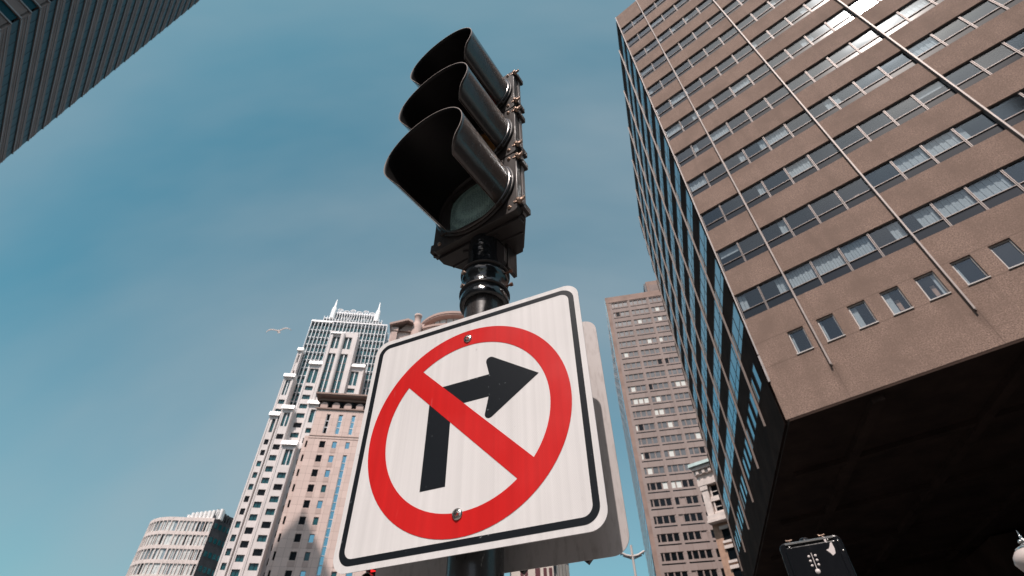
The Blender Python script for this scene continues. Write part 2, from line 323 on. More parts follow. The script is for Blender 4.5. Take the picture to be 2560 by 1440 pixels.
# ---------------------------------------------------------------- mesh helpers
class MB:
    def __init__(s, T=None): s.v, s.f, s.m, s.T, s.sm = [], [], [], T or Matrix(), []
    def add(s, vs, fs, mi=0, smooth=False):
        k = len(s.v); s.v += [tuple(s.T @ Vector(p)) for p in vs]
        for f in fs: s.f.append([k+i for i in f]); s.m.append(mi); s.sm.append(smooth)
    def box(s, a, b, mi=0):
        x0, y0, z0 = a; x1, y1, z1 = b
        s.add([(x0,y0,z0),(x1,y0,z0),(x1,y1,z0),(x0,y1,z0),(x0,y0,z1),(x1,y0,z1),(x1,y1,z1),(x0,y1,z1)],
              [(3,2,1,0),(4,5,6,7),(0,1,5,4),(1,2,6,5),(2,3,7,6),(3,0,4,7)], mi)
    def prism(s, poly, z0, z1, mi=0, axis='z', smooth=False):
        """poly in the plane across axis, counter-clockwise; extruded z0..z1"""
        n = len(poly)
        def P(p, h): return (p[0], p[1], h) if axis == 'z' else ((p[0], h, p[1]) if axis == 'y' else (h, p[0], p[1]))
        vs = [P(p, z0) for p in poly] + [P(p, z1) for p in poly]
        fs = [tuple(reversed(range(n))), tuple(range(n, 2*n))]
        s.add(vs, fs, mi); k = len(s.v)-2*n
        for i in range(n):
            j = (i+1) % n; s.f.append([k+i, k+j, k+n+j, k+n+i]); s.m.append(mi); s.sm.append(smooth)
    def lathe(s, prof, n=24, mi=0, axis='z', c=(0,0,0), smooth=True, a0=0, a1=360):
        """prof = [(radius, height)]"""
        vs = []; full = abs(a1-a0) >= 360; nn = n if full else n+1
        for r, h in prof:
            for i in range(nn):
                a = R(a0 + (a1-a0)*i/n); x, y = r*math.cos(a), r*math.sin(a)
                p = (x, y, h) if axis == 'z' else ((x, h, y) if axis == 'y' else (h, x, y))
                vs.append((p[0]+c[0], p[1]+c[1], p[2]+c[2]))
        fs = []
        for j in range(len(prof)-1):
            for i in range(n):
                i2 = (i+1) % nn
                fs.append((j*nn+i, j*nn+i2, (j+1)*nn+i2, (j+1)*nn+i))
        s.add(vs, fs, mi, smooth)
    def tube(s, p, q, r0, r1=None, n=12, mi=0, caps=True):
        p, q = Vector(p), Vector(q); r1 = r0 if r1 is None else r1
        d = (q-p).normalized(); u = d.orthogonal().normalized(); v = d.cross(u)
        vs = [p + (u*math.cos(2*math.pi*i/n)+v*math.sin(2*math.pi*i/n))*r0 for i in range(n)] + \
             [q + (u*math.cos(2*math.pi*i/n)+v*math.sin(2*math.pi*i/n))*r1 for i in range(n)]
        s.add([tuple(x) for x in vs], [(i, (i+1) % n, n+(i+1) % n, n+i) for i in range(n)], mi, True)
        if caps: s.add([tuple(x) for x in vs], [tuple(reversed(range(n))), tuple(range(n, 2*n))], mi)
    def mesh(s, name, mats):
        me = bpy.data.meshes.new(name); me.from_pydata(s.v, [], s.f)
        for m in mats: me.materials.append(m)
        for p, mi, sm in zip(me.polygons, s.m, s.sm): p.material_index = mi; p.use_smooth = sm
        me.validate(); me.update(); return me
    def build(s, name, mats, parent=None, bevel=0, loc=None):
        if not isinstance(mats, (list, tuple)): mats = [mats]
        o = bpy.data.objects.new(name, s.mesh(name, mats)); C.objects.link(o)
        if parent: o.parent = parent
        if loc: o.location = loc
        if bevel:
            b = o.modifiers.new('bevel', 'BEVEL'); b.width = bevel; b.segments = 2; b.limit_method = 'ANGLE'; b.angle_limit = R(40)
        return o
def tag(o, label, cat=None, group=None, kind=None):
    if label: o['label'] = label
    if cat: o['category'] = cat
    if group: o['group'] = group
    if kind: o['kind'] = kind
    return o
def thing(name, loc, rotz, label, cat, group=None):
    o = bpy.data.objects.new(name, None); C.objects.link(o); o.empty_display_size = .2
    o.location = loc; o.rotation_euler = (0, 0, rotz); return tag(o, label, cat, group)
def dv(az): return Vector((math.sin(R(az)), math.cos(R(az)), 0))
def part(name, me, parent, loc=(0,0,0), rot=0, label=None):
    o = bpy.data.objects.new(name, me); C.objects.link(o); o.parent = parent; o.location = loc
    o.rotation_euler = (0, 0, rot)
    if label: o['label'] = label
    return o
def rrect(w_, h_, r, n=8, cx=0, cz=0):
    pts = []
    for qx, qz, a in ((1, -1, -90), (1, 1, 0), (-1, 1, 90), (-1, -1, 180)):
        for i in range(n+1):
            t = R(a + 90*i/n); pts.append((cx+qx*(w_/2-r)+r*math.cos(t), cz+qz*(h_/2-r)+r*math.sin(t)))
    return pts

EYE = 1.75
class Building:
    """local x runs along the facade, y into the building, z up from the street"""
    def __init__(s, name, o_dir, dist, az, label, cat='building'):
        s.U = dist; loc = (o_dir[0]*dist, o_dir[1]*dist, 0)
        s.o = thing(name, loc, R(90-az), label, cat); s.win = []
        s.inv = Matrix.Rotation(-R(90-az), 4, 'Z') @ Matrix.Translation((-loc[0], -loc[1], 0))
    def z(s, t): return t*s.U + EYE
    def u(s, t): return t*s.U
    def window(s, me, x, y, z, rot=0.0, size=1.0, kids=(), name='window'):
        wp = Matrix.Translation((x, y, z)); p = s.inv.inverted() @ wp @ Vector((0, 0, 0))
        dist = (p - Vector((0, 0, EYE))).length
        s.win.append((size/dist**2, me, (x, y, z), rot, kids, name))
    def flush(s, limit=97):
        byname = {}
        for wdw in s.win: byname.setdefault(wdw[5], []).append(wdw)
        for name, ws in byname.items():
            ws.sort(key=lambda a: -a[0])
            for i, (_, me, loc, rot, kids, _) in enumerate(ws[:limit]):
                o = part(name, me, s.o, loc, rot)
                for kn, km, kl in kids:
                    part(kn, km, o, kl)
            rest = ws[limit:]
            if rest:
                mats, key, V, F, MI = [], {}, [], [], []
                def put(me, mtx):
                    k = len(V)
                    for v in me.vertices: V.append(tuple(mtx @ v.co))
                    for p in me.polygons:
                        F.append([k+i for i in p.vertices]); mm = me.materials[p.material_index]
                        if mm.name not in key: key[mm.name] = len(mats); mats.append(mm)
                        MI.append(key[mm.name])
                for _, me, loc, rot, kids, _ in rest:
                    mtx = Matrix.Translation(loc) @ Matrix.Rotation(rot, 4, 'Z'); put(me, mtx)
                    for kn, km, kl in kids: put(km, mtx @ Matrix.Translation(kl))
                me = bpy.data.meshes.new(name+'s'); me.from_pydata(V, [], F)
                for mm in mats: me.materials.append(mm)
                for p, mi in zip(me.polygons, MI): p.material_index = mi
                o = part(name, me, s.o); o['kind'] = 'stuff'

_wc = {}
def win_mesh(w_, h_, frame, glass_, fw=.06, d=.12, transom=None, low=None, mull=0):
    """a window unit: origin at its lower left corner, outside face at y=0; frame bars and panes"""
    key = (round(w_, 3), round(h_, 3), frame.name, glass_.name, fw, d, transom, low.name if low else '', mull)
    if key in _wc: return _wc[key]
    b = MB()
    b.box((0, 0, 0), (fw, d, h_)); b.box((w_-fw, 0, 0), (w_, d, h_))
    b.box((fw, 0, 0), (w_-fw, d, fw)); b.box((fw, 0, h_-fw), (w_-fw, d, h_))
    if transom: b.box((fw, 0.004, transom-fw/2), (w_-fw, d, transom+fw/2))
    for i in range(mull):
        x = w_*(i+1)/(mull+1); b.box((x-fw/2, .002, fw), (x+fw/2, d, h_-fw))
    if transom and low:
        b.box((fw, d*.55, fw), (w_-fw, d*.6, transom-fw/2), 2); b.box((fw, d*.55, transom+fw/2), (w_-fw, d*.6, h_-fw), 1)
    else: b.box((fw, d*.55, fw), (w_-fw, d*.6, h_-fw), 1)
    me = b.mesh('window', [frame, glass_] + ([low] if low else [])); _wc[key] = me; return me
def flush_window(w_, h_, split=True):
    key = ('flush', round(w_, 2), round(h_, 2), split)
    if key in _wc: return _wc[key]
    b = MB(); b.box((0, .012, 0), (w_, .05, h_), 1)
    b.box((0, 0, 0), (.035, .0115, h_)); b.box((w_-.035, 0, 0), (w_, .0115, h_))
    if split: b.box((.036, .002, h_*.34-.03), (w_-.036, .0115, h_*.34+.03))
    b.box((.036, .001, 0), (w_-.036, .0115, .04)); b.box((.036, .001, h_-.04), (w_-.036, .0115, h_))
    _wc[key] = b.mesh('window', [M['black_glass'], M['mirror_side']]); return _wc[key]
def wall_with_holes(b, x0, x1, z0, z1, y0, y1, holes, mi=0):
    """holes: list of (hx0,hx1,hz0,hz1) all in one row height"""
    if not holes: b.box((x0, y0, z0), (x1, y1, z1), mi); return
    hz0 = holes[0][2]; hz1 = holes[0][3]
    if hz0 > z0: b.box((x0, y0, z0), (x1, y1, hz0), mi)
    if z1 > hz1: b.box((x0, y0, hz1), (x1, y1, z1), mi)
    x = x0
    for h in sorted(holes):
        if h[0] > x: b.box((x, y0, hz0), (h[0], y1, hz1), mi)
        x = h[1]
    if x1 > x: b.box((x, y0, hz0), (x1, y1, hz1), mi)

rnd = random.Random(7)

# ================================================================ ground
g = MB(); g.box((-700, -700, -0.3), (700, 900, 0)); tag(g.build('road', M['asphalt']), None, kind='structure')
g = MB(); g.box((-3.5, -2.0, 0.004), (5.5, 9, 0.13)); tag(g.build('pavement', M['paving']), None, kind='structure')

# ================================================================ tower A: brown tower on the right, raised over a dark soffit
def tower_brown_overhang():
    A = Building('office_tower', (0.50132458, 0.86525931), 25.2, 130.4,
                 'brown concrete tower with ribbon windows and metal fins, raised over a dark soffit', 'office tower')
    U = 25.2; zb = A.z(.4917); zt = A.z(2.585); W = 1.55*U; SL = 1.27*U
    bay = .0566*U; hs = .0735*U
    strips = [A.z(.7335+k*.1486) for k in range(12)]
    ang = R(116); S = Vector((math.cos(ang), math.sin(ang), 0))
    th = 0.35
    # front wall
    b = MB()
    smz0, smz1 = A.z(.6095), A.z(.6640)
    holes = [((.0665+k*.0573)*U, (.0665+k*.0573+.0310)*U, smz0, smz1) for k in range(24)]
    wall_with_holes(b, 0, W, zb, strips[0], 0, th, holes)
    for k in range(12):
        top = strips[k+1] if k < 11 else zt
        b.box((0, 0, strips[k]+hs), (W, th, top))
    b.build('wall', M['agg'], A.o)
    # panel joints: shallow dark grooves proud of nothing, cut as thin strips 2 mm proud
    j = MB()
    for zz in (A.z(.6375), A.z(.7)):
        pass
    # side wall, seen at a grazing angle
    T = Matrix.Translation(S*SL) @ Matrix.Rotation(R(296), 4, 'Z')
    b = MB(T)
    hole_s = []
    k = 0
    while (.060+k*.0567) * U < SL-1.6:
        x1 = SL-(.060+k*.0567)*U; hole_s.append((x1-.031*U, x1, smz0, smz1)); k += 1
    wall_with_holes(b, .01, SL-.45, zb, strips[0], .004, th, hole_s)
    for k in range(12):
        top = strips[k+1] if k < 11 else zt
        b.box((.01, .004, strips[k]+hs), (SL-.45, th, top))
    b.build('flank_wall', M['agg_shade'], A.o)
    # return piece closing the corner behind the front wall
    # far and rear walls, roof, soffit as one shell
    P = [Vector((0.03, .42, 0)), Vector((W, .42, 0)), Vector((W, 0.42, 0)) + S*(SL-.5), S*(SL-.05)+Vector((.2, 0, 0))]
    q = [(p.x, p.y) for p in P]
    cc = MB(); cc.prism([(0.35, .75), (W-.1, .75), (W-.1+S.x*(SL-1), .75+S.y*(SL-1)), (S.x*(SL-.6)+.5, S.y*(SL-.6))], zb+.3, zt-.4)
    cc.build('core', M['interior'], A.o)
    b = MB()
    b.prism([(W, th+.004), (W+S.x*SL, S.y*SL), (W+S.x*SL-.3, S.y*SL), (W-.3, th+.004)], zb+.3, zt)
    b.prism([(S.x*SL+.3, S.y*SL-.3), (W+S.x*SL-.35, S.y*SL-.3), (W+S.x*SL-.35, S.y*SL-.01), (S.x*SL+.3, S.y*SL-.01)], zb+.3, zt)
    b.build('wall', M['agg'], A.o)
    b = MB(); b.prism([(0.2, th+.01), (W-.31, th+.01), (W+S.x*SL-.4, S.y*SL-.31), (S.x*SL+.5, S.y*SL-.31)], zt-.3, zt-.05)
    b.build('roof', M['slate'], A.o)
    b = MB()
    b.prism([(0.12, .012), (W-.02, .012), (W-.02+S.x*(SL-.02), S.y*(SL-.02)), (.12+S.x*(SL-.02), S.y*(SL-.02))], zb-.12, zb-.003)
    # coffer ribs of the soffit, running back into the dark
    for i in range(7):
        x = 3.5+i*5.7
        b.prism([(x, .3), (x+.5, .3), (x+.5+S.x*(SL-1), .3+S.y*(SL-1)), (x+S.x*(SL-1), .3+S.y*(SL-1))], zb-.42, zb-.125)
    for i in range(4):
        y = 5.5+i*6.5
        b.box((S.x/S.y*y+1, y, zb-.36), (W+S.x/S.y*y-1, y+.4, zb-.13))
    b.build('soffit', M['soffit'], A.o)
    # recessed ground floors under the overhang
    p0 = A.inv @ Vector((31.4, 36.6, 0))
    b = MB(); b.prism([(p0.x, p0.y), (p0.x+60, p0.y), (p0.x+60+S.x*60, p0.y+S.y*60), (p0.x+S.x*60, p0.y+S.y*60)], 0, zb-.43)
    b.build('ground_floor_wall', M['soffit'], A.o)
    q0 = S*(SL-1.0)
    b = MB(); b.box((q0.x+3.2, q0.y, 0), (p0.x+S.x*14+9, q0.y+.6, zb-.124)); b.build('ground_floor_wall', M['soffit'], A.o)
    b = MB()
    for cx, t in ((9, 4), (22, 4), (34, 4), (9+S.x*18, 4+S.y*18)):
        b.box((cx-.8, t-.8, 0), (cx+.8, t+.8, zb-.425))
    # (columns stay inside the dark)
    # windows
    ng = 1
    gf = M['alu_dark']
    def unit(w_): return win_mesh(w_, hs, gf, M['glass_a'], .034, .12, hs*.34, M['spandrel_glass'])
    blind_cache = {}
    def blind(w0, w1, z0_, z1_, mm='blind', folds=True):
        key = (round(w0, 1), round(w1, 1), round(z0_, 1), round(z1_, 1), mm)
        if key not in blind_cache:
            b_ = MB(); n = max(1, int((w1-w0)/.13)) if folds else 1
            for i in range(n):
                xa = w0+(w1-w0)*i/n; xb = w0+(w1-w0)*(i+1)/n
                dy = .03 if i % 2 else 0
                b_.box((xa+.006, dy, z0_), (xb-.006, dy+.012, z1_))
            blind_cache[key] = b_.mesh('blind', [M[mm]])
        return blind_cache[key]
    xs = [0.04] + [(.0545+.0566*k)*U for k in range(26)]
    for r_ in range(12):
        for i in range(len(xs)-1):
            x0, x1 = xs[i]+.012, xs[i+1]-.012
            if x1 > W: break
            w_ = x1-x0; kids = []; lo = hs*.34+.06; hi = hs-.07
            p = rnd.random()
            if r_ == 0:
                if i in (2, 3, 4, 6, 7, 8): kids.append(('blind', blind(.07 if i != 6 else .6, w_-.07, lo, hi), (0, .2, 0)))
                elif i in (0,): kids.append(('blind', blind(.07, .45, lo, hi), (0, .2, 0)))
                elif i in (1, 5): kids.append(('blind', blind(w_*.6, w_-.07, lo, hi), (0, .2, 0)))
            else:
                if p < .10: kids.append(('blind', blind(.07, w_-.07, lo, hi), (0, .2, 0)))
                elif p < .2: kids.append(('blind', blind(w_-.45, w_-.07, lo, hi), (0, .2, 0)))
                elif p < .30: kids.append(('blind', blind(.07, .35, lo, hi), (0, .2, 0)))
                elif p < .36: kids.append(('blind', blind(.07, w_-.07, lo+(hi-lo)*.55, hi, folds=False), (0, .2, 0)))
                elif p < .44: kids.append(('ceiling_lamp', blind(w_*.4, w_*.62, lo+.1, lo+.3, 'warm', False), (0, .3, 0)))
            A.window(unit(round(w_, 2)), x0, .07, strips[r_]+.004, 0, w_*hs, kids, 'window')
    ws = (holes[0][1]-holes[0][0])
    sw = win_mesh(round(ws-.01, 3), round(smz1-smz0-.01, 3), M['white_frame'], M['glass_a'], .05, .1)
    for i, h in enumerate(holes):
        kids = []
        if i in (2, 3): kids.append(('blind', blind(.06, .3, .06, smz1-smz0-.08, folds=False), (0, .12, 0)))
        if i in (0, 1, 5): kids.append(('blind', blind(.06, .14, .06, smz1-smz0-.08, folds=False), (0, .12, 0)))
        if i in (3, 4): kids.append(('ceiling_lamp', blind(.34, .52, .3, .9, 'warm', False), (0, .3, 0)))
        if i == 4: kids.append(('blind', blind(.58, .74, .06, smz1-smz0-.08), (0, .12, 0)))
        A.window(sw, h[0]+.005, .1, smz0+.005, 0, 3, kids, 'window')
    # pale sill under each small window
    for i, h in enumerate(holes[:10]):
        b = MB(); b.box((h[0]-.02, -.05, smz0-.05), (h[1]+.02, .09, smz0-.002)); b.build('window_sill', M['white_frame'], A.o)
    # side windows
    rs = R(296)
    nb = int(SL/(.0567*U))
    for r_ in range(12):
        for k in range(nb):
            x1 = SL-.5-k*.0567*U; x0 = x1-.0567*U+.02
            if x0 < .3: break
            me = flush_window(round(x1-x0, 2), hs-.008)
            p = T @ Vector((x0, .0, strips[r_]+.004))
            A.window(me, p.x, p.y, p.z, rs, .18, (), 'flank_window')
    for h in hole_s:
        me = flush_window(round(h[1]-h[0]-.01, 3), round(smz1-smz0-.01, 3), False)
        p = T @ Vector((h[0]+.005, .0, smz0+.005)); A.window(me, p.x, p.y, p.z, rs, .3, (), 'flank_window')
    A.flush()
    # fins standing off both faces, each a part
    z0 = A.z(.561)
    for k in range(7):
        x = (.1112+.2266*k)*U
        b = MB(); b.box((x-.036, -.17, z0), (x+.036, -.13, zt-.02)); b.box((x-.012, -.13, z0+.02), (x+.012, -.04, zt)); b.box((x-.04, -.045, z0+.01), (x+.04, -.004, zt))
        kz = z0+.4
        b.build('metal_fin', M['rod'], A.o)
    for k in range(6):
        x = SL-(.152+.2100*k)*U
        b = MB(T); b.box((x-.028, -.12, z0), (x+.028, -.09, zt-.02)); b.box((x-.012, -.09, z0+.02), (x+.012, -.003, zt-.03))
        b.build('metal_fin', M['rod_dark'], A.o)
    b = MB(); b.box((-.05, -.05, A.z(.575)), (.05, -.003, A.z(.638))); b.box((-.035, -.035, A.z(.641)), (.035, -.003, zt)); b.build('corner_strip', M['alu'], A.o)
tower_brown_overhang()

# ================================================================ tower C: brown-grey slab behind it
def tower_slab():
    B = Building('office_slab', (0.23534761, 0.97191126), 123.0, 101.4,
                 'brown grey slab tower with rows of small windows, just left of the finned tower', 'office tower')
    U = 123.0; zt = B.z(.9035); W = .20*U; D = 46.0; fl = .0308*U
    b = MB(); b.box((0, .5, 0), (W, D, zt-.02)); b.build('core', M['black_glass'], B.o)
    rows = [B.z(.8651-.0308*k) for k in range(28)]
    xs = []
    bay = .0474*U
    for n in range(4):
        b0 = .0086*U+n*bay
        for k in range(4):
            x0 = b0+k*.0111*U; x1 = x0+.0100*U
            if n == 0 and k == 0: x0 += .0052*U
            if x1 < W-.5: xs.append((x0, x1))
    w = MB(); t = MB()
    hs, ho = .0048*U, .0188*U
    w.box((0, 0, rows[0]+ho), (W, .45, zt))
    for i, zr in enumerate(rows):
        zn = rows[i+1]+ho if i+1 < len(rows) else 0
        w.box((0, 0, zn), (W, .45, zr+hs))
        x = 0
        for a, c in xs:
            w.box((x, .06 if x else 0.0, zr+hs+.002), (a, .40, zr+ho-.002)); x = c
        w.box((x, 0.06, zr+hs+.002), (W, .40, zr+ho-.002))
        for a, c in xs: t.box((a-.12, -.006, zr-.14), (c+.12, .1, zr+.14))
    w.build('wall', M['brown_conc'], B.o)
    t.build('vent_slots', M['black_glass'], B.o)
    for n in range(5):
        x = n*bay if n == 0 else .0086*U+n*bay-.0021*U
        p = MB(); p.box((x, -.12, 0), (x+(.55 if n else .95), -.003, zt-2.2)); p.build('pier', M['brown_edge'] if n == 0 else M['brown_conc'], B.o)
    p = MB(); p.box((-.02, -.14, zt-2.1), (W, -.004, zt+.15)); p.box((-.02, .46, zt-1.2), (1.0, D, zt+.12)); p.build('parapet', M['brown_edge'], B.o)
    gl = [M['bay_glass'], M['black_glass'], M['blind']]
    for i, zr in enumerate(rows[:22]):
        for a, c in xs:
            r = rnd.random()
            if i < 15: g_ = gl[0] if r < .86 - .012*i else (gl[2] if r < .95 else gl[1])
            elif i == 15: g_ = gl[2] if r < .45 else gl[1]
            else: g_ = gl[1] if r < .92 else M['brown_conc']
            me = win_mesh(round(c-a-.04, 2), round(ho-hs-.04, 2), M['brown_conc'], g_, .07, .1)
            B.window(me, a+.02, .16, zr+hs+.02, 0, 1.0)
    B.flush()
    # glazed flank on the left, mirrors the sky, with storey lines
    f = MB(); f.box((-.14, .5, 0), (-.01, D, zt-.6), 0)
    for zr in rows: f.box((-.17, .5, zr-.35), (-.145, D, zr-.05), 1)
    for k in range(9): f.box((-.20, .5+k*5.6, 0), (-.172, .8+k*5.6, zt-.7), 1)
    f.build('glazed_flank', [M['sky_glass'], M['alu_dark']], B.o)
    z0, z1 = zt, B.z(.9665)
    h = MB(); h.box((.112*U, 3.5, z0), (W+6, 20, z1)); h.box((.107*U, 4.0, z0), (.112*U-.02, 20, z1-.3), 1)
    h.box((.118*U, 3.44, z0+1.5), (W+5.5, 3.49, z1-1.6), 2)
    h.build('penthouse', [M['brown_edge'], M['slate'], M['grey_spandrel']], B.o)
tower_slab()

# ================================================================ tower D: stepped white tower with glass crown
def tower_stepped():
    B = Building('stepped_skyscraper', (-0.45218506, 0.89192414), 183.0, 81.8,
                 'white stepped skyscraper with a teal glass crown and two spires, left of the sign', 'skyscraper')
    U = 183.0; fl = .0213*U
    eye = B.inv @ Vector((0, 0, EYE))            # the set-back tiers stand deeper in the block, so they are larger and taller
    def tier(y):
        k = (y-eye.y)/(-eye.y)
        return (lambda t: eye.x+(t*U-eye.x)*k), (lambda t: EYE+t*U*k)
    u, z = tier(0)
    # curtain wall masses: (u0,u1,ztop,y)
    def curtain(u0, u1, z0, z1, y, d, cap=True, pitch=.0078, name='glass_wall'):
        u, z = tier(y)
        b = MB(); x0, x1 = u(u0), u(u1); b.box((x0, y, z(z0)), (x1, y+d, z(z1)), 0)
        n = max(1, round((u1-u0)/pitch))
        for i in range(n+1):
            x = x0+(x1-x0)*i/n; wd = .24 if i % 3 == 0 else .12
            b.box((x-wd, y-.45, z(z0)), (x+wd, y-.01, z(z1)), 1)
            b.box((x-.1, y-.9, z(z0)), (x+.1, y-.46, z(z1)+.6), 1)
        k = 0
        zz = z(z1)-.8
        while zz > z(z0):
            b.box((x0, y-.20, zz), (x1, y-.005, zz+.28), 1); b.box((x0, y-.12, zz-1.3), (x1, y-.004, zz-.7), 2); zz -= fl
        m_ = int((d)/4)
        for i in range(m_+1):
            yy = y+d*i/m_; b.box((x0-.25, yy-.2, z(z0)), (x0-.01, yy+.2, z(z1)), 1); b.box((x1+.01, yy-.2, z(z0)), (x1+.25, yy+.2, z(z1)), 1)
        b.build(name, [M['teal_glass'], M['mull_white'], M['black_glass']], B.o)
        if cap: coping(x0-.4, x1+.4, y-1.0, z(z1), d+1.4)
    def coping(x0, x1, y, zz, d, h=1.0):
        b = MB(); b.prism([(y, zz-.3), (y+.6, zz+h+1.35), (y+d, zz+h+1.35), (y+d, zz-.3)], x0, x1, axis='x'); b.build('coping', M['cap'], B.o)
    curtain(.0005, .1665, .35, .7740, 8, 26, cap=False)
    u, z = tier(8)
    coping(u(-.001), u(.045), 7.0, z(.7725), 27, -.3)
    b = MB(); b.box((u(.0455), 7.2, z(.7745)), (u(.1670), 7.9, z(.7775))); b.build('coping', M['mull_white'], B.o)
    curtain(.0244, .1528, .7700, .787, 9.5, 22, cap=False, pitch=.0065)
    u, z = tier(9.5)
    coping(u(.024), u(.046), 8.9, z(.7855), 20, -.8)
    curtain(.0453, .1395, .7800, .8035, 11, 18, cap=False, pitch=.0056, name='crown')
    u, z = tier(11)
    # scalloped crown screens
    b = MB()
    for k, uc in enumerate((.0545, .0690, .0836, .0985, .1130, .1275)):
        r = (.0070 if k % 2 == 0 else .0078)*U; cx, cz = u(uc), z(.8035) + (0.4 if k % 2 else 1.3)
        n = 12
        for i in range(n):
            a0, a1 = math.pi*i/n, math.pi*(i+1)/n
            b.prism([(cx+r*math.cos(a0), cz+r*math.sin(a0)*.9), (cx+r*math.cos(a1), cz+r*math.sin(a1)*.9), (cx+(r-.3)*math.cos(a1), cz+(r-.3)*math.sin(a1)*.9), (cx+(r-.3)*math.cos(a0), cz+(r-.3)*math.sin(a0)*.9)][::1], 10.5, 11.1, axis='y')
        for dx in (-.45, 0, .45): b.box((cx+dx*r-.1, 10.6, z(.8035)-1), (cx+dx*r+.1, 10.9, cz+r*.75))
    b.box((u(.0453), 10.45, z(.8035)-.3), (u(.1395), 11.15, z(.8035)+.3))
    b.build('crown_screen', M['mull_white'], B.o)
    for uc, zt_ in ((.0415, .8405), (.1405, .8425)):
        b = MB(); c = (u(uc), 10, 0)
        b.lathe([(1.25, z(.781)), (1.1, z(.806)), (.85, z(.8150)), (.50, z(.8165)), (.36, z(.828)), (.14, z(zt_))], 12, c=c)
        b.lathe([(.0, z(.781)), (1.25, z(.781))], 12, c=c); b.build('spire', M['cap'], B.o)
    b = MB(); b.tube((u(.0925), 12, z(.8035)), (u(.0925), 12, z(.8205)), .16, .08); b.build('mast', M['mull_white'], B.o)
    # precast white bays: (u0,u1,ztop,y, window u0,u1, small from, kind)
    def bay(u0, u1, zt_, y, wu0, wu1, tall, small, n_small, w_small, dbl=True, z0=0.0, shift=0):
        u, z = tier(y)
        x0, x1 = u(u0), u(u1)
        ts0, ts1 = z(tall[0]), z(tall[1])
        b = MB(); th = 1.0
        H = [(u(wu0), u(wu1), ts0, ts1)]
        zc = z(small)
        for k in range(n_small):
            cx = (u(wu0)+u(wu1))/2; ww = w_small*U
            H.append((cx-ww/2, cx+ww/2, zc-1.95, zc)); zc -= fl
        # build the wall from rows
        H.sort(key=lambda h: -h[2])
        top = z(zt_)
        for h in H:
            b.box((x0, y, h[3]), (x1, y+th, top)); b.box((x0, y, h[2]), (h[0], y+th, h[3])); b.box((h[1], y, h[2]), (x1, y+th, h[3])); top = h[2]
        b.box((x0, y, 0 if z0 == 0 else z(z0)), (x1, y+th, top))
        # raised edge piers
        for xx in (x0, x1-.45): b.box((xx, y-.22, 0 if z0 == 0 else z(z0)), (xx+.45, y-.005, z(zt_)))
        b.build('bay_wall', M['white_conc'], B.o)
        c = MB(); c.box((x0+.02, y+th+.01, 0), (x1-.02, 12 if u0 > 0 else 30, z(zt_)-.1)); c.build('core', M['white_conc'], B.o)
        coping(x0-.3, x1+.3, y-.9, z(zt_)-1.2, 3.2, .0)
        for h in H:
            tallw = (h[3]-h[2]) > 3
            g_ = M['teal_glass'] if rnd.random() < .6 else M['black_glass']
            wd, hg = h[1]-h[0]-.04, h[3]-h[2]-.04
            if tallw:
                key = ('tw', round(wd, 2), round(hg, 2), dbl)
                if key not in _wc:
                    q = MB(); q.box((0, .3, 0), (wd, .34, hg), 1)
                    nm = 2 if dbl else 1
                    bars = [wd*.5] if dbl else []
                    for xx in bars: q.box((xx-.17, .05, 0), (xx+.17, .29, hg), 0)
                    
                    n = int(hg/ fl)
                    for i in range(1, n): q.box((0, .2, hg*i/n-.12), (wd, .298, hg*i/n+.12), 2)
                    _wc[key] = q.mesh('window', [M['mull_white'], M['teal_glass'], M['grey_spandrel']])
                me = _wc[key]
                B.window(me, h[0]+.02, y+.35, h[2]+.02, 0, wd*hg)
            else:
                me = win_mesh(round(wd, 2), round(hg, 2), M['black_glass'], g_, .07, .2, mull=1 if dbl else 0)
                B.window(me, h[0]+.02, y+.35, h[2]+.02, 0, wd*hg)
    bay(-.0195, -.0035, .5405, 0, -.0128, -.0065, (.498, .527), .4838, 22, .0088, dbl=False)
    bay(-.0005, .0195, .5565, 0.0, .0044, .0165, (.512, .5415), .4961, 20, .0130)
    bay(.0200, .0450, .4820, -1.5, .0283, .0425, (.4356, .466), .4217, 17, .0155)
    bay(.0455, .0715, .5705, 1.5, .0530, .0700, (.523, .552), .5115, 18, .0160)
    bay(-.0180, .0015, .6300, 3, -.0125, -.0035, (.58, .617), .57, 8, .012, z0=.40)
    bay(.0235, .0480, .6650, 3, .0270, .0450, (.612, .648), .6050, 12, .0155, z0=.30)
    bay(.1086, .1365, .6645, 3.5, .1110, .1270, (.6120, .6475), .6050, 3, .0155, z0=.45)
    bay(-.0085, .0005, .6975, 5, -.0050, -.0020, (.66, .68), .64, 3, .003, dbl=False, z0=.5)
    # central bay with two tall glazed slots and rounded piers
    b = MB(); y = 2.5; u, z = tier(y); x0, x1 = u(.049), u(.1075)
    s = [(u(.0545), u(.0705)), (u(.0800), u(.0960))]
    lv = [(z(.58), z(.6905)), (z(.7035), z(.7365))]
    b.box((x0, y, z(.30)), (x1, y+1, lv[0][0])); b.box((x0, y, lv[0][1]), (x1, y+1, lv[1][0])); b.box((x0, y, lv[1][1]), (x1, y+1, z(.7500)))
    for a, c in lv:
        b.box((x0, y, a), (s[0][0], y+1, c)); b.box((s[0][1], y, a), (s[1][0], y+1, c)); b.box((s[1][1], y, a), (x1, y+1, c))
    b.lathe([(.95, z(.58)), (.95, z(.744))], 12, c=((s[0][1]+s[1][0])/2, y-.1, 0))
    for xx in (x0, x1-1.0): b.box((xx, y-.5, z(.30)), (xx+1.0, y-.004, z(.750)))
    b.build('bay_wall', M['white_conc'], B.o)
    b = MB(); b.box((x0+.02, y+1.01, z(.30)), (x1-.02, 10, z(.749))); b.build('core', M['white_conc'], B.o)
    coping(x0-.2, (x0+x1)/2, y-.9, z(.7502)-1.2, 3, -.6)
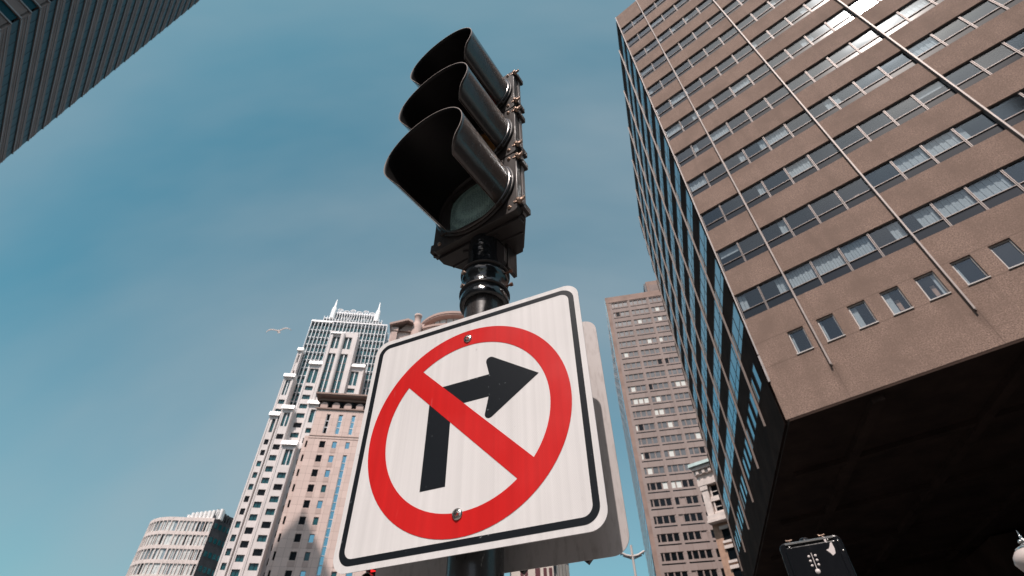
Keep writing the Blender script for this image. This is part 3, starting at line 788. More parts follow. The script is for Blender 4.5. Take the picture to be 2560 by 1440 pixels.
    for a, c in lv:
        for p, q_ in s:
            q = MB(); wd, hg = q_-p, c-a
            q.box((0, .5, 0), (wd, .55, hg), 1)
            q.box((wd*.5-.17, .0, 0), (wd*.5+.17, .49, hg), 0)
            n = int(hg/3.9)
            for i in range(1, n): q.box((0, .4, hg*i/n-.13), (wd, .497, hg*i/n+.13), 2)
            q.build('tall_window', [M['mull_white'], M['teal_glass'], M['grey_spandrel']], B.o, loc=(p, y+.3, a))
    B.flush()
tower_stepped()

# ================================================================ building E: pink precast block with arcaded cornice
def pink_block():
    B = Building('pink_office_block', (-0.39668601, 0.91795436), 133.0, 81.8,
                 'pink panelled block with arcaded top storey under a brown cornice, partly in shadow', 'office building')
    U = 133.0; u, z = B.u, B.z; W = .150*U; zt = z(.5945); th = .6
    fl = .0285*U; hw = .0136*U
    cols = [(.0225, .0333), (.0462, .0548), (.0952, .1040), (.1185, .1290)]
    b = MB(); b.box((.7, .9, 0), (W-.3, 30, zt-.5)); b.build('core', M['interior'], B.o)
    b = MB()
    # rows: top of windows at .4950 - .0285k
    zs = z(.4952); rows = []
    while zs > 8: rows.append(zs); zs -= fl
    sx = (u(.0712), u(.0790))
    strip_top = z(.4686)
    def band(za, zb_, holes): wall_with_holes(b, 0, W, za, zb_, 0, th, [(a, c, za, zb_) for a, c in holes])
    H = [(u(a), u(c)) for a, c in cols]
    top = z(.5640)
    tall = [(u(.0222), u(.0300)), (u(.0455), u(.0540)), sx, (u(.0955), u(.104)), (u(.119), u(.1285))]
    band(z(.5536), top, []); band(z(.5113), z(.5536), tall); band(rows[0], z(.5113), [])
    for i, r in enumerate(rows):
        extra = [sx] if (i == 0 or True) else []
        band(r-hw, r, H+[sx]); nx = rows[i+1] if i+1 < len(rows) else 0
        if i == 0:
            band(strip_top, r-hw, []); band(nx, strip_top, [sx])
        else: band(nx, r-hw, [sx])
    b.build('wall', M['pink'], B.o)
    b = MB()
    for zz, hh, pr in ((z(.5640), .35, .35), (z(.5052), .18, .1), (z(.5000), .12, .06)):
        b.box((-pr, -pr, zz), (W+pr, -.003, zz+hh))
    b.build('string_course', M['pink_dark'], B.o)
    # light sill blocks between storeys
    for k, r in enumerate(rows[:12]):
        for a, c in H:
            p = MB(); p.box((a-.05, -.05, r-hw-1.25), (c+.05, -.003, r-hw-.12)); p.build('sill_panel', M['pink_trim'], B.o)
    # arcade
    b = MB(); za, zb_ = z(.5640)+.36, z(.5870)
    b.box((0, 1.4, za), (W, 1.6, zb_+1), 1)
    pc = [.0115+.0236*k for k in range(6)]
    for c in pc:
        x = u(c); r = .0072*U; n = 10
        pts = [(x-r, za), (x+r, za)] + [(x+r*math.cos(math.pi*i/n), za+1.1+r*math.sin(math.pi*i/n)) for i in range(n+1)]
        b.prism(pts, .3, 1.35, 0, axis='y')
    for k in range(7):
        x = u(-.0003+.0236*k); b.box((max(0, x-.45), .9, za), (x+.45, 1.3, zb_), 2)
    b.build('arcade', [M['pink_trim'], M['pink_dark'], M['black_glass']], B.o)
    b = MB(); b.box((0, .5, zb_), (W, 1.6, zb_+.6)); b.box((-.8, -.9, z(.5925)), (W+.8, 3, zt)); b.box((-1.1, -1.2, zt+.003), (W+1.1, 3, zt+.45))
    b.build('cornice', M['pink_dark'], B.o)
    b = MB(); b.box((1.9, 3.2, zt-.4), (4.3, 8, zt+2.2)); b.box((1.7, 3.0, zt+2.2), (4.5, 8.2, zt+2.5)); b.build('attic', M['pink_trim'], B.o)
    b = MB(); b.prism([(3.05, zt+.46), (4.8, zt+1.5), (9, zt+1.5), (9, zt+.46)], 4.6, W-1, axis='x'); b.build('roof', M['mull_white'], B.o)
    # left wing, lower
    b = MB(); x0, x1 = u(-.0085), -.004; zl = z(.5055)
    lw = [(u(-.0018), u(.0062))]
    top = zl
    wx0, wx1 = u(-.0040), u(-.0004)
    for r in rows:
        if r > zl: continue
        b.box((x0, .2, r), (x1, .8, top)); b.box((x0, .2, r-hw), (wx0, .8, r)); b.box((wx1, .2, r-hw), (x1, .8, r)); top = r-hw
    b.box((x0, .2, 0), (x1, .8, top)); b.build('wing_wall', M['pink'], B.o)
    b = MB(); b.box((x0+.1, .9, 0), (.6, 25, zl-.2)); b.build('core', M['interior'], B.o)
    for r in rows:
        if r < zl: B.window(win_mesh(round(wx1-wx0-.03, 2), round(hw-.03, 2), M['black_glass'], M['black_glass'], .05, .1), wx0+.015, .5, r-hw+.015)
    for i, r in enumerate(rows):
        for j, (a, c) in enumerate(H):
            g_ = M['black_glass'] if j == 0 else (M['sky_glass'] if rnd.random() < .8 else M['teal_glass'])
            B.window(win_mesh(round(c-a-.03, 2), round(hw-.03, 2), M['alu_dark'], g_, .07, .1), a+.015, .18, r-hw+.015)
    for a, c in tall:
        g_ = M['sky_glass'] if a > 5 else M['black_glass']
        h_ = z(.5536)-z(.5113)-.04; k = MB(); wd = c-a-.04
        k.box((0, .25, 0), (wd, .3, h_), 1)
        for xx in (0, wd-.12): k.box((xx, 0, 0), (xx+.12, .249, h_), 0)
        for i in range(1, 3): k.box((.12, .1, h_*i/3-.1), (wd-.12, .248, h_*i/3+.1), 0)
        k.build('tall_window', [M['mull_white'], g_], B.o, loc=(a+.02, .15, z(.5113)+.02))
    k = MB(); h_ = strip_top-9; wd = sx[1]-sx[0]-.04
    k.box((0, .25, 0), (wd, .3, h_), 1)
    for xx in (0, wd-.1): k.box((xx, 0, 0), (xx+.1, .249, h_), 0)
    n = int(h_/1.9)
    for i in range(1, n): k.box((.1, .1, h_*i/n-.07), (wd-.1, .248, h_*i/n+.07), 0)
    k.build('window_strip', [M['mull_white'], M['sky_glass']], B.o, loc=(sx[0]+.02, .15, 9))
    B.window(win_mesh(round(wd, 2), round(hw-.03, 2), M['alu_dark'], M['sky_glass'], .07, .1), sx[0]+.02, .18, rows[0]-hw+.015)
    B.flush()
pink_block()

# ================================================================ building G: dark banded tower, upper left
def banded_tower():
    B = Building('banded_tower', (-0.93768392, 0.34748937), 60.0, -41,
                 'dark grey tower banded with teal ribbon windows, filling the upper left corner', 'office tower')
    U = 60.0; z = B.z; fl = .0605*U; zt = 176.0; W = .432*U; L2 = 55.0
    # left face runs from the corner toward bearing 197.5
    a2 = R(90-197.5)-R(90+41); S = Vector((math.cos(a2), math.sin(a2), 0))
    base = z(1.142)-.0605*U*18.2
    ribs = MB(); gl_ = MB(); sp = MB()
    T = Matrix.Translation(S*L2) @ Matrix.Rotation(a2+math.pi, 4, 'Z')
    sp2, gl2, rb2 = MB(T), MB(T), MB(T)
    zz = 1.0
    zlist = []
    zz = z(1.1185) - 18*fl
    while zz < zt-2: zlist.append(zz); zz += fl
    gh = .40*fl
    sp.box((.02, 0, 0), (W, .5, zlist[0])); sp2.box((0, 0, 0), (L2-.02, .5, zlist[0]))
    for i, q in enumerate(zlist):
        top = zlist[i+1] if i+1 < len(zlist) else zt
        sp.box((.02, 0, q+gh), (W, .5, top)); sp2.box((0, .002, q+gh), (L2-.3, .5, top))
        rb2.box((0, -.16, q+gh+.02), (L2, -.003, q+gh+.22)); rb2.box((0, -.12, q-.22), (L2, -.003, q-.03))
        ribs.box((0.15, -.10, q+gh+.05), (W, -.003, q+gh+.22)); ribs.box((.15, -.06, q-.75), (W, -.003, q-.66))
        ribs.box((.15, -.04, q-1.25), (W, -.002, q-1.2))
    sp.build('wall', M['grey_spandrel'], B.o); sp2.build('flank_wall', M['grey_spandrel'], B.o)
    ribs.build('sill_ribs', M['rib'], B.o); rb2.build('flank_sill_ribs', M['rib'], B.o)
    b = MB(); b.prism([(.35, .52), (W-.1, .52), (W-.1, 30), (S.x*(L2-2)+.5, 30), (S.x*(L2-2)+.5, S.y*(L2-2))] if False else [(.6, .9), (W-.1, .9), (W-.1, 24), (4, 24)], 0, zt-1)
    b.build('core', M['interior'], B.o)
    for i, q in enumerate(zlist):
        if q < 60: continue
        g_ = MB(); g_.box((0.05, 0, 0), (W-.03, .06, gh-.01), 0)
        n = 16
        for k in range(1, n): g_.box((W*k/n-.03, -.02, 0), (W*k/n+.03, -.002, gh-.01), 1)
        g_.build('ribbon_window', [M['ribbon'], M['black_glass']], B.o, loc=(0, .03, q+.005))
        g_ = MB(T); g_.box((0, .06, q+.005), (L2-.25, .12, q+gh-.005), 0)
        for k in range(1, 22): g_.box((L2*k/22-.04, .02, q+.005), (L2*k/22+.04, .058, q+gh-.005), 1)
        g_.build('flank_ribbon_window', [M['ribbon'], M['rib']], B.o)
    b = MB(); b.box((W-.02, .1, 0), (W+.1, 24, zt)); b.build('wall', M['grey_spandrel'], B.o)
    b = MB(); b.prism([(0, 0), (W, 0), (W, 24), (S.x*L2, 24), (S.x*L2, S.y*L2)] if S.y > 0 else [(0, 0), (W, 0), (W, 24), (3, 24)], zt, zt+.5); b.build('roof', M['slate'], B.o)
M['ribbon'] = mat('dark teal ribbon glass', (0.002, 0.042, 0.056), .3, 0, .12, noise=(.2, .3))
banded_tower()

# ================================================================ building F: curved block, low left
def curved_block():
    B = Building('curved_apartment_block', (-0.48580842, 0.87406532), 215.0, 81.8,
                 'pale curved block with a fluted white crown, low at the left of the skyline', 'apartment building')
    U = 215.0; u, z = B.u, B.z; zr = z(.3335)
    fs = U/150.0
    pts = [(u(-.0087), 0.0)]
    cx, cy, r = -.072, .0, .052
    for i in range(0, 15):
        a = R(90-i*7.5); pts.append((u(cx-r*math.cos(a)), u(r-r*math.sin(a)) + 0.0))
    def offset(pl, d):
        o = []
        for i, p in enumerate(pl):
            a = Vector(pl[max(0, i-1)]); c = Vector(pl[min(len(pl)-1, i+1)]); t = (c-a).normalized(); n = Vector((t.y, -t.x))
            o.append((p[0]+n.x*d, p[1]+n.y*d))
        return o
    # densify the straight part
    flat = [(u(-.0087-.00573*i), 0.0) for i in range(10)] + pts[1:]
    path = flat
    def ribbon(b, d0, d1, z0, z1, mi=0, i0=0, i1=None):
        a, c = offset(path, d0), offset(path, d1); n = len(path) if i1 is None else i1
        for i in range(i0, n-1):
            b.prism([a[i], a[i+1], c[i+1], c[i]][::-1], z0, z1, mi)
    # direction: outward is toward -y at the flat part
    fl = .0142*U*1.5
    zz = zr-1.2
    w = MB(); ribbon(w, 0, 1.2, zr-1.2, zr, 0); w.build('wall', M['pink_light'], B.o)
    k = 0
    while zz > 4:
        w = MB(); ribbon(w, 0.0, 1.0, zz-fl, zz-fl+1.15, 0); w.build('wall', M['pink_light'], B.o)
        w = MB(); ribbon(w, .5, .6, zz-fl+1.15, zz, 0); w.build('window_band', M['haze_glass'], B.o)
        zz -= fl; k += 1
        if k > 14: break
    # piers and pale blinds between them, one window bay at a time
    a0, a1 = offset(path, -.05), offset(path, .9)
    for i in range(0, len(path)-1):
        p = MB(); m0 = Vector(a0[i])*.82+Vector(a0[i+1])*.18; n0 = Vector(a1[i])*.82+Vector(a1[i+1])*.18
        s0 = Vector(a0[i]); t0 = Vector(a1[i])
        p.prism([tuple(s0), tuple(m0), tuple(n0), tuple(t0)][::-1], 0, zr-.02); p.build('pier', M['pink_light'], B.o)
    zz = zr-1.2
    q0, q1 = offset(path, .35), offset(path, .45)
    for k in range(9):
        for i in range(len(path)-1):
            for s_ in (0, 1):
                c = rnd.random()
                if c > .72: continue
                f0, f1 = (.22, .58) if s_ == 0 else (.62, .97)
                A0, A1 = Vector(q0[i]), Vector(q0[i+1]); B0, B1 = Vector(q1[i]), Vector(q1[i+1])
                p = MB(); p.prism([tuple(A0.lerp(A1, f0)), tuple(A0.lerp(A1, f1)), tuple(B0.lerp(B1, f1)), tuple(B0.lerp(B1, f0))][::-1], 0, fl-1.2)
                me = p.mesh('window', [M['pale_window'] if c < .62 else M['black_glass']])
                B.window(me, 0, 0, zz-fl+1.17)
        zz -= fl
    B.flush()
    c = offset(path, 1.3)
    b = MB(); b.prism([tuple(x) for x in c] + [(u(-.05), u(.11)), (u(-.02), u(.06)), (u(-.0090), 1.4)][::1], 0, zr-.1) ; b.build('core', M['slate'], B.o)
    # shaded glazed flank on the right
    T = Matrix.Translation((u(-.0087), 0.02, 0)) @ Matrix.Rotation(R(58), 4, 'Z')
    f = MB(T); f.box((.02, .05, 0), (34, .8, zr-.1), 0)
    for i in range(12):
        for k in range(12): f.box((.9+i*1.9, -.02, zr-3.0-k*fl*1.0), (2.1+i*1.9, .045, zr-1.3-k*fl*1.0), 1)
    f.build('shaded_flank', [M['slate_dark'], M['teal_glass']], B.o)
    # crown of white flutes
    for i in range(0, 11):
        x = u(-.0005-.0061*i); yy = .4 + (0 if i < 8 else (i-7)**2*.35)
        h1 = z(.3495-.0011*i) - (0 if i < 8 else (i-7)*.4)
        p = MB(); n = 6
        p.lathe([(.42, zr-.0), (.58, h1-.5), (.60, h1)], 10, c=(x-.6, yy+.5, 0)); p.box((x-1.15, yy+.5, zr+.02), (x-.05, yy+2.5, h1-.02)); p.build('crown_flute', M['cap'], B.o)
    p = MB(T); 
    for i in range(8): p.box((.2+i*1.15, .2, zr+.05), (.85+i*1.15, .9, z(.3490)-i*.15))
    p.box((.1, .95, zr+.05), (9.6, 4, z(.3470))); p.build('crown_screen', M['slate_dark'], B.o)
M['pink_light'] = mat('pale pink masonry', (0.66, 0.58, 0.55), 0.85, noise=(.5, .12))
M['pale_window'] = mat('window with pale blind', (0.60, 0.63, 0.62), 0.3, spec=.6, noise=(.8, .2))
M['haze_glass'] = mat('blue grey band glass', (0.26, 0.34, 0.38), 0.2, 0, .8, noise=(.3, .3))
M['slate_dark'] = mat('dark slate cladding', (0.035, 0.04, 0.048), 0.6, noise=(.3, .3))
curved_block()

# ================================================================ building H: pink tower with pediment and round crown, behind the sign
def rotunda_tower():
    B = Building('pediment_tower', (-0.29287503, 0.95615073), 165.0, 81.8,
                 'pink tower with gabled pediment and curved eaves, peeking over the top of the sign', 'office tower')
    U = 165.0; u, z = B.u, B.z
    b = MB(); b.box((u(.0015), 1.5, 0), (u(.055), 25, z(.806))); b.box((u(.056), 22, 0), (u(.26), 44, 134))
    b.build('wall', M['pink'], B.o)
    b = MB(); b.box((u(.0050), 0, 0), (u(.0185), 2.4, z(.798))); b.box((u(.0035), -.3, z(.798)), (u(.0200), 2.4, z(.808))); b.build('corner_pier', M['pink_trim'], B.o)
    for k in range(3):
        b = MB(); b.box((0, 0, 0), (.9, .1, 7)); b.build('window', M['sky_glass'] if k else M['black_glass'], B.o, loc=(u(.0205+k*.0065), 1.38, z(.735)))
    b = MB(); b.prism([(u(-.001), z(.8085)), (u(.0400), z(.8260)), (u(.0535), z(.8195)), (u(.0535), z(.8250)), (u(.0400), z(.8315)), (u(-.001), z(.8140))], -1.6, 22, axis='y'); b.build('pediment', M['pink_roof'], B.o)
    b = MB(); b.prism([(u(.021), z(.802)), (u(.0525), z(.802)), (u(.0525), z(.8190)), (u(.0400), z(.8255))], .6, 1.4, axis='y'); b.build('tympanum', M['pink_dark'], B.o)
    b = MB(); b.lathe([(2.0, z(.76)), (2.0, z(.826)), (1.7, z(.829)), (1.35, z(.833)), (1.3, z(.852)), (1.5, z(.853)), (1.55, z(.8585)), (0, z(.8585))], 20, c=(u(.0615), 1.5, 0)); b.build('round_turret', M['pink_trim'], B.o)
    # round upper storeys
    cx = 26; cy = 21; cl_, cyl = 24, 19
    b = MB()
    b.lathe([(19.0, 0), (19.0, 135.9)], 96, c=(cl_, cyl, 0), smooth=False); b.build('drum', M['pink'], B.o)
    b = MB(); b.lathe([(19.02, 135.6), (20.7, 136.0), (20.7, 136.6), (21.0, 136.65), (21.0, 137.7), (20.0, 137.9), (0, 138)], 96, c=(cl_, cyl, 0), smooth=False); b.build('eaves', M['pink_roof'], B.o)
    q = MB(); q.box((-1.0, -.06, 0), (1.0, .25, 2.1)); wm = q.mesh('window', [M['teal_glass']])
    for r_ in range(26):
        for k in range(9):
            a = 195+k*19; zz = 129-r_*4.2
            B.window(wm, cl_+19.0*math.cos(R(a)), cyl+19.0*math.sin(R(a)), zz, R(a+90))
    for r_ in range(22):
        for k in range(2): B.window(wm, 3.9+k*3.2, 1.47, 112-r_*4.2)
    for k in range(16):
        a = 180+k*12
        p = MB(); p.tube((cx+14.55*math.cos(R(a)), cy+14.55*math.sin(R(a)), 138), (cx+14.55*math.cos(R(a)), cy+14.55*math.sin(R(a)), 147.8), .22, n=8); p.build('mullion', M['pink_roof'], B.o)
    B.flush()
    b = MB(); b.lathe([(14.4, 137), (14.4, 147.9)], 64, c=(cx, cy, 0), smooth=False); b.build('glazed_drum', M['pale_window'], B.o)
    b = MB(); b.lathe([(14.2, 147.6), (16.7, 148.0), (16.7, 148.6), (17.0, 148.65), (17.0, 149.8), (16.6, 149.9), (0, 150)], 96, c=(cx, cy, 0), smooth=False); b.build('eaves', M['pink_roof'], B.o)
    b = MB(); b.box((u(.0690), 5, z(.76)), (u(.0770), 12, z(.850))); b.build('stair_block', M['pink_trim'], B.o)
M['pink_roof'] = mat('pink stone eaves', (0.42, 0.29, 0.25), 0.8, noise=(.3, .1))
rotunda_tower()

# ================================================================ building K: classical terracotta corner between the towers
def classical_corner():
    B = Building('classical_building', (0.33283948, 0.9429835), 75.0, 130.4,
                 'old cream and tan building with green copper cornice, between the two brown towers', 'building')
    U = 75.0; u, z = B.u, B.z; W = 14.0; K = 98.0/75.0
    B.o.location = (B.o.location.x*K, B.o.location.y*K, -.5); B.o.scale = (K, K, K)
    b = MB(); b.box((u(.0055), .6, 0), (W, 18, z(.400))); b.build('wall', M['brownbrick'], B.o)
    b = MB()
    for d, z0, z1, mi in ((-.15, .4005, .4110, 0), (.05, .4110, .4200, 0), (-.25, .4205, .4275, 0)):
        b.box((u(.0050)+d, d, z(z0)), (W, 17, z(z1)-.01), mi)
    b.box((u(.0010), -.6, z(.4285)), (W, 17, z(.4340)), 0)
    for k in range(14): b.box((u(.0065)+k*.9, -.45, z(.4210)), (u(.0065)+k*.9+.4, -.26, z(.4280)), 0)
    b.build('cornice', M['terra'], B.o)
    b = MB(); b.prism([(-.9, z(.4350)), (-.7, z(.4420)), (17, z(.4420)), (17, z(.4350))], u(-.003), W, axis='x'); b.build('copper_gutter', M['verdigris'], B.o)
    for i in range(5):
        x = u(.0060)+i*2.75
        b = MB(); b.box((x, .0, z(.3480)), (x+.85, .59, z(.4000))); b.box((x-.1, -.1, z(.392)), (x+.95, -.005, z(.400))); b.build('pilaster', M['terra'], B.o)
        for j, (z0, z1) in enumerate(((.376, .398), (.350, .371))):
            q = MB(); q.box((0, 0, 0), (1.7, .1, (z1-z0)*U), 1); q.box((.1, -.12, 0), (.3, -.005, (z1-z0)*U), 0); q.box((1.3, -.12, 0), (1.5, -.005, (z1-z0)*U), 0)
            q.box((.0, -.2, (z1-z0)*U*.0), (1.75, -.122, .25), 0); q.box((.3, -.1, (z1-z0)*U*.5), (1.3, -.004, (z1-z0)*U*.55), 0)
            q.build('window', [M['terra'], M['black_glass']], B.o, loc=(x+.95, .45, z(z0)))
        b = MB(); b.box((x+.86, .2, z(.371)), (x+2.74, .58, z(.376))); b.build('panel', M['terra'], B.o)
    b = MB(); b.box((u(.0045), -.5, z(.3345)), (W, .58, z(.3385))); b.box((u(.0052), -.3, z(.3395)), (W, .58, z(.3470))); b.build('sill_cornice', M['terra'], B.o)
    for i in range(4):
        for j, zt_ in enumerate((.331, .300, .2690, .238)):
            x = u(.0195)+i*2.75
            q = MB(); q.box((0, 0, 0), (1.5, .1, 1.5), 1); q.box((-.15, -.2, 1.35), (1.65, -.003, 1.75), 0); q.box((-.15, -.2, -.3), (1.65, -.003, -.01), 0)
            q.build('window', [M['terra'], M['black_glass']], B.o, loc=(x, .58, z(zt_)-1.9))
classical_corner()

# ================================================================ low old block under the rear sign
def mansard_block():
    loc = (0.0, 62.0, 0)
    o = thing('mansard_building', (-.6, 62, 0), 0, 'low beige building with maroon windows and slate flank, under the grey rear sign', 'building')
    b = MB(); b.box((0, 0, 0), (4.6, 8, 20.9)); b.build('wall', M['beige'], o)
    b = MB(); b.box((-.2, -.25, 20.2), (4.8, -.003, 20.5)); b.box((-.2, -.3, 20.91), (4.8, 8, 21.2)); b.build('cornice', M['terra'], o)
    for x in (1.0, 1.45, 2.6, 3.5, 4.1):
        b = MB(); b.box((0, 0, 0), (.36 if x != 2.6 else .55, .05, 1.0)); b.build('window', M['maroon'], o, loc=(x, -.055, 18.55))
    b = MB(); b.prism([(4.62, 0.1), (6.6, 3.2), (6.4, 8), (4.62, 8)], 0, 21.0); b.build('slate_flank', M['slate'], o)
    for k in range(4):
        b = MB(); t = .15+k*.22; x, y = 4.62+1.98*t, .1+3.1*t
        b.prism([(x+.02, y-.1), (x+.34, y+.4), (x+.30, y+.5), (x-.02, y)], 17.6, 20.6); b.build('flank_window', M['beige'], o)
mansard_block()

# ================================================================ signal pole
PC = Vector((-.0836, 1.155, 0))
def signal_pole():
    o = thing('signal_pole', tuple(PC), 0, 'black painted steel pole behind the no right turn sign, carrying the traffic light', 'pole')
    b = MB(); b.lathe([(.0585, .004), (.0585, 2.96)], 40); b.lathe([(.0, .004), (.0585, .004)], 40); b.lathe([(.0585, 2.96), (0, 2.96)], 40); b.build('shaft', M['pole'], o)
    b = MB(); b.lathe([(.0, .135), (.14, .135), (.14, .19), (.09, .24), (.062, .26)], 32); b.build('base', M['housing'], o)
    # light patch on the shaft is left to the sun
signal_pole()

def signal_mount():
    o = thing('pole_top_mount', tuple(PC+Vector((0, 0, 2.80))), R(90-122), 'glossy black two band pole-top clamp with bolts, under the traffic light', 'mounting bracket')
    b = MB()
    b.lathe([(.0600, -.005), (.0735, -.005), (.0745, .004), (.0745, .030), (.0700, .034), (.0690, .085), (.0730, .089), (.0730, .118), (.0680, .122), (.0640, .150), (.0600, .175), (.0590, .235), (.0590, .28)], 40)
    b.lathe([(.0590, .28), (0, .28)], 40); b.lathe([(.0600, -.005), (.0600, .02)], 40)
    b.build('sleeve', M['collar'], o)
    for zz in (.036, .120):
        b = MB(); b.lathe([(.0700, zz), (.0775, zz), (.0775, zz+.005), (.0700, zz+.005)], 40); b.build('clamp_band', M['housing'], o)
    for zz in (.050, .108):
        for a, mm in ((-118, 'brass'), (5, 'rust')):
            d = Vector((math.cos(R(a)), math.sin(R(a)), 0))
            b = MB(); p = d*.070; q = d*(.080 if mm == 'brass' else .092)
            b.tube(tuple(p+Vector((0, 0, zz))), tuple(q+Vector((0, 0, zz))), .0035 if mm == 'rust' else .007, n=6)
            if mm == 'rust': b.tube(tuple(d*.088+Vector((0, 0, zz))), tuple(d*.096+Vector((0, 0, zz))), .0065, n=6)
            b.build('bolt', M[mm], o)
    for sx in (1, -1):
        x = .066*sx
        b = MB(); b.prism([(x-.006, .02), (x+.006, .02), (x+.006, .075), (x-.006, .075)], .15, .27); b.build('ear', M['housing'], o)
    b = MB()
    b.prism([(.040, .155), (.052, .12), (.070, .115), (.084, .135), (.084, .20), (.050, .26)], -.02, -.005, axis='y')
    b.build('lug', M['housing'], o)
signal_mount()

# ================================================================ traffic light head
def visor_mesh(L0=.273, r=.1535, span=139, th=.0022, nt=46, nl=22, tilt=0):
    """cut-away tunnel visor round the y axis, opening toward -y; sheet with inner lining and bare lip"""
    def length(a):
        a = abs(a)
        if a < 112: return L0
        t = min(1, (a-112)/(span-112)); t = t**2.6
        return L0*(1-.13*t)
    vs, fo, fi, fl_ = [], [], [], []
    N = nl+1
    for k, rr in enumerate((r, r-th)):
        for i in range(nt+1):
            a = -span+2*span*i/nt; Lm = length(a)
            for j in range(N):
                y = -Lm*j/nl
                rad = rr*(1+.02*j/nl)
                x = rad*math.sin(R(a)); z = rad*math.cos(R(a)) - math.tan(R(tilt))*(-y)
                vs.append((x, y, z))
    K = (nt+1)*N
    for i in range(nt):
        for j in range(nl):
            a, b_, c, d = i*N+j, i*N+j+1, (i+1)*N+j+1, (i+1)*N+j
            fo.append((a, b_, c, d)); fi.append((K+d, K+c, K+b_, K+a))
        e, e2 = i*N+nl, (i+1)*N+nl
        fl_.append((e, K+e, K+e2, e2))
    for j in range(nl):
        fl_.append((j, K+j, K+j+1, j+1)); q = nt*N; fl_.append((q+j, q+j+1, K+q+j+1, K+q+j))
    b = MB(); b.add(vs, [], 0)
    for fs, mi, sm in ((fo, 0, True), (fi, 1, True), (fl_, 2, False)):
        for f in fs: b.f.append(list(f)); b.m.append(mi); b.sm.append(sm)
    # flange ring where the visor meets the door, with four tabs
    b.lathe([(r-.004, .0), (r+.008, .0), (r+.008, -.006), (r, -.008)], 48, 0, axis='y')
    for a in (45, 135, 225, 315):
        ca, sa = math.cos(R(a)), math.sin(R(a))
        b.box((r*ca*1.05-.012, -.007, r*sa*1.05-.012), (r*ca*1.05+.012, .0, r*sa*1.05+.012), 0)
    return b.mesh('visor', [M['visor_out'], M['visor_in'], M['visor_rim']])

def traffic_light(name, loc, rotz, label, lenses, nsec=3, detail=True, group=None):
    o = thing(name, loc, rotz, label, 'traffic light', group)
    SH = .343; HW = .172
    vm = visor_mesh(tilt=4)
    for k in range(nsec):
        z0 = k*SH
        b = MB()
        b.prism([(-HW+.004, -.045), (HW-.004, -.045), (HW-.004, -.02), (.098, .082), (-.098, .082), (-HW+.004, -.02)], z0+.003, z0+SH-.003)
        hs = b.build('housing_section', M['housing'], o, bevel=.006)
        # door plate with rounded corners and a round opening
        d = MB(); outer = rrect(2*HW, SH-.006, .022, 6, 0, z0+SH/2); n = len(outer)
        ring = []
        for p in outer:
            a = math.atan2(p[1]-(z0+SH/2), p[0]); ring.append((.146*math.cos(a), z0+SH/2+.146*math.sin(a)))
        yf, yb = -.075, -.046
        vs = [(p[0], yf, p[1]) for p in outer]+[(p[0], yf, p[1]) for p in ring]+[(p[0], yb, p[1]) for p in outer]+[(p[0], yb, p[1]) for p in ring]
        fs = []
        for i in range(n):
            j = (i+1) % n
            fs += [(i, j, n+j, n+i), (2*n+i, 3*n+i, 3*n+j, 2*n+j), (i, 2*n+i, 2*n+j, j), (n+i, n+j, 3*n+j, 3*n+i)]
        d.add(vs, fs)
        # raised ring round the lens and a lower ledge
        d.lathe([(.148, -.075), (.164, -.077), (.167, -.084), (.158, -.088), (.150, -.088), (.148, -.076)], 48, axis='y', c=(0, 0, z0+SH/2))
        door = d.build('door', M['door'], o, bevel=.003)
        v = part('visor', vm, door, (0, -.0885, z0+SH/2))
        q = MB(); prof = [(.148, -.050)] + [(.148*math.cos(R(t)), -.050-.030*math.sin(R(t))) for t in range(10, 91, 10)]
        q.lathe(prof, 40, axis='y'); q.build('lens', M[lenses[k]], door, loc=(0, 0, z0+SH/2))
        for sx, sz in ((1, 1), (1, -1), (-1, 1), (-1, -1)):
            s = MB(); s.lathe([(.0, -.006), (.006, -.005), (.008, 0)], 10, axis='y'); s.build('screw', M['brass'], door, loc=(sx*.142, -.0755, z0+SH/2+sz*.142))
        if detail:
            for zz in (.035, SH-.045):
                # hinge lugs and wing-nut latches on the right, hinges on the left
                h = MB(); h.box((HW-.006, -.060, z0+zz-.014), (HW+.014, -.018, z0+zz+.014))
                h.tube((HW+.006, -.068, z0+zz), (HW+.006, -.012, z0+zz), .0055, n=8); h.build('latch_lug', M['housing'], o)
                wgn = MB()
                for s_ in (-1, 1):
                    wgn.prism([(HW+.000+.006, 0), (HW+.006+s_*.019, .006), (HW+.006+s_*.021, .015), (HW+.006+s_*.010, .014), (HW+.006, .010)][::s_], -.004, .004, axis='y')
                wgn.lathe([(0, -.012), (.0075, -.012), (.0075, .010), (0, .012)], 10, axis='y', c=(HW+.006, 0, .004))
                a = rnd.uniform(-.6, .6)
                w_ = wgn.build('wing_nut', M['brass'], o); w_.location = (0, -.074, z0+zz)
                h = MB(); h.box((-HW-.014, -.070, z0+zz-.018), (-HW+.004, -.030, z0+zz+.018)); h.tube((-HW-.008, -.05, z0+zz-.024), (-HW-.008, -.05, z0+zz+.024), .006, n=8); h.build('hinge', M['housing'], o)
    # rounded end caps, ribbed underside
    b = MB(); b.prism([(-HW+.01, -.05), (HW-.01, -.05), (HW-.01, -.022), (.096, .078), (-.096, .078), (-HW+.01, -.022)], -.012, -.0)
    for a in range(0, 360, 60):
        ca, sa = math.cos(R(a)), math.sin(R(a)); b.tube((ca*.05, sa*.02+.0, -.014), (ca*.14, sa*.045+.005, -.014), .004, n=6)
    b.build('end_cap', M['housing'], o, bevel=.004)
    b = MB(); b.prism([(-HW+.01, -.05), (HW-.01, -.05), (HW-.01, -.022), (.096, .078), (-.096, .078), (-HW+.01, -.022)], nsec*SH, nsec*SH+.012); b.build('end_cap', M['housing'], o, bevel=.004)
    # long pale strip down the latch side, sunlit grey put into its colour
    b = MB(); b.box((HW+.0005, -.045, .01), (HW+.0035, -.028, nsec*SH-.01)); b.build('sunlit_strip', M['housing_sunlit'], o)
    return o
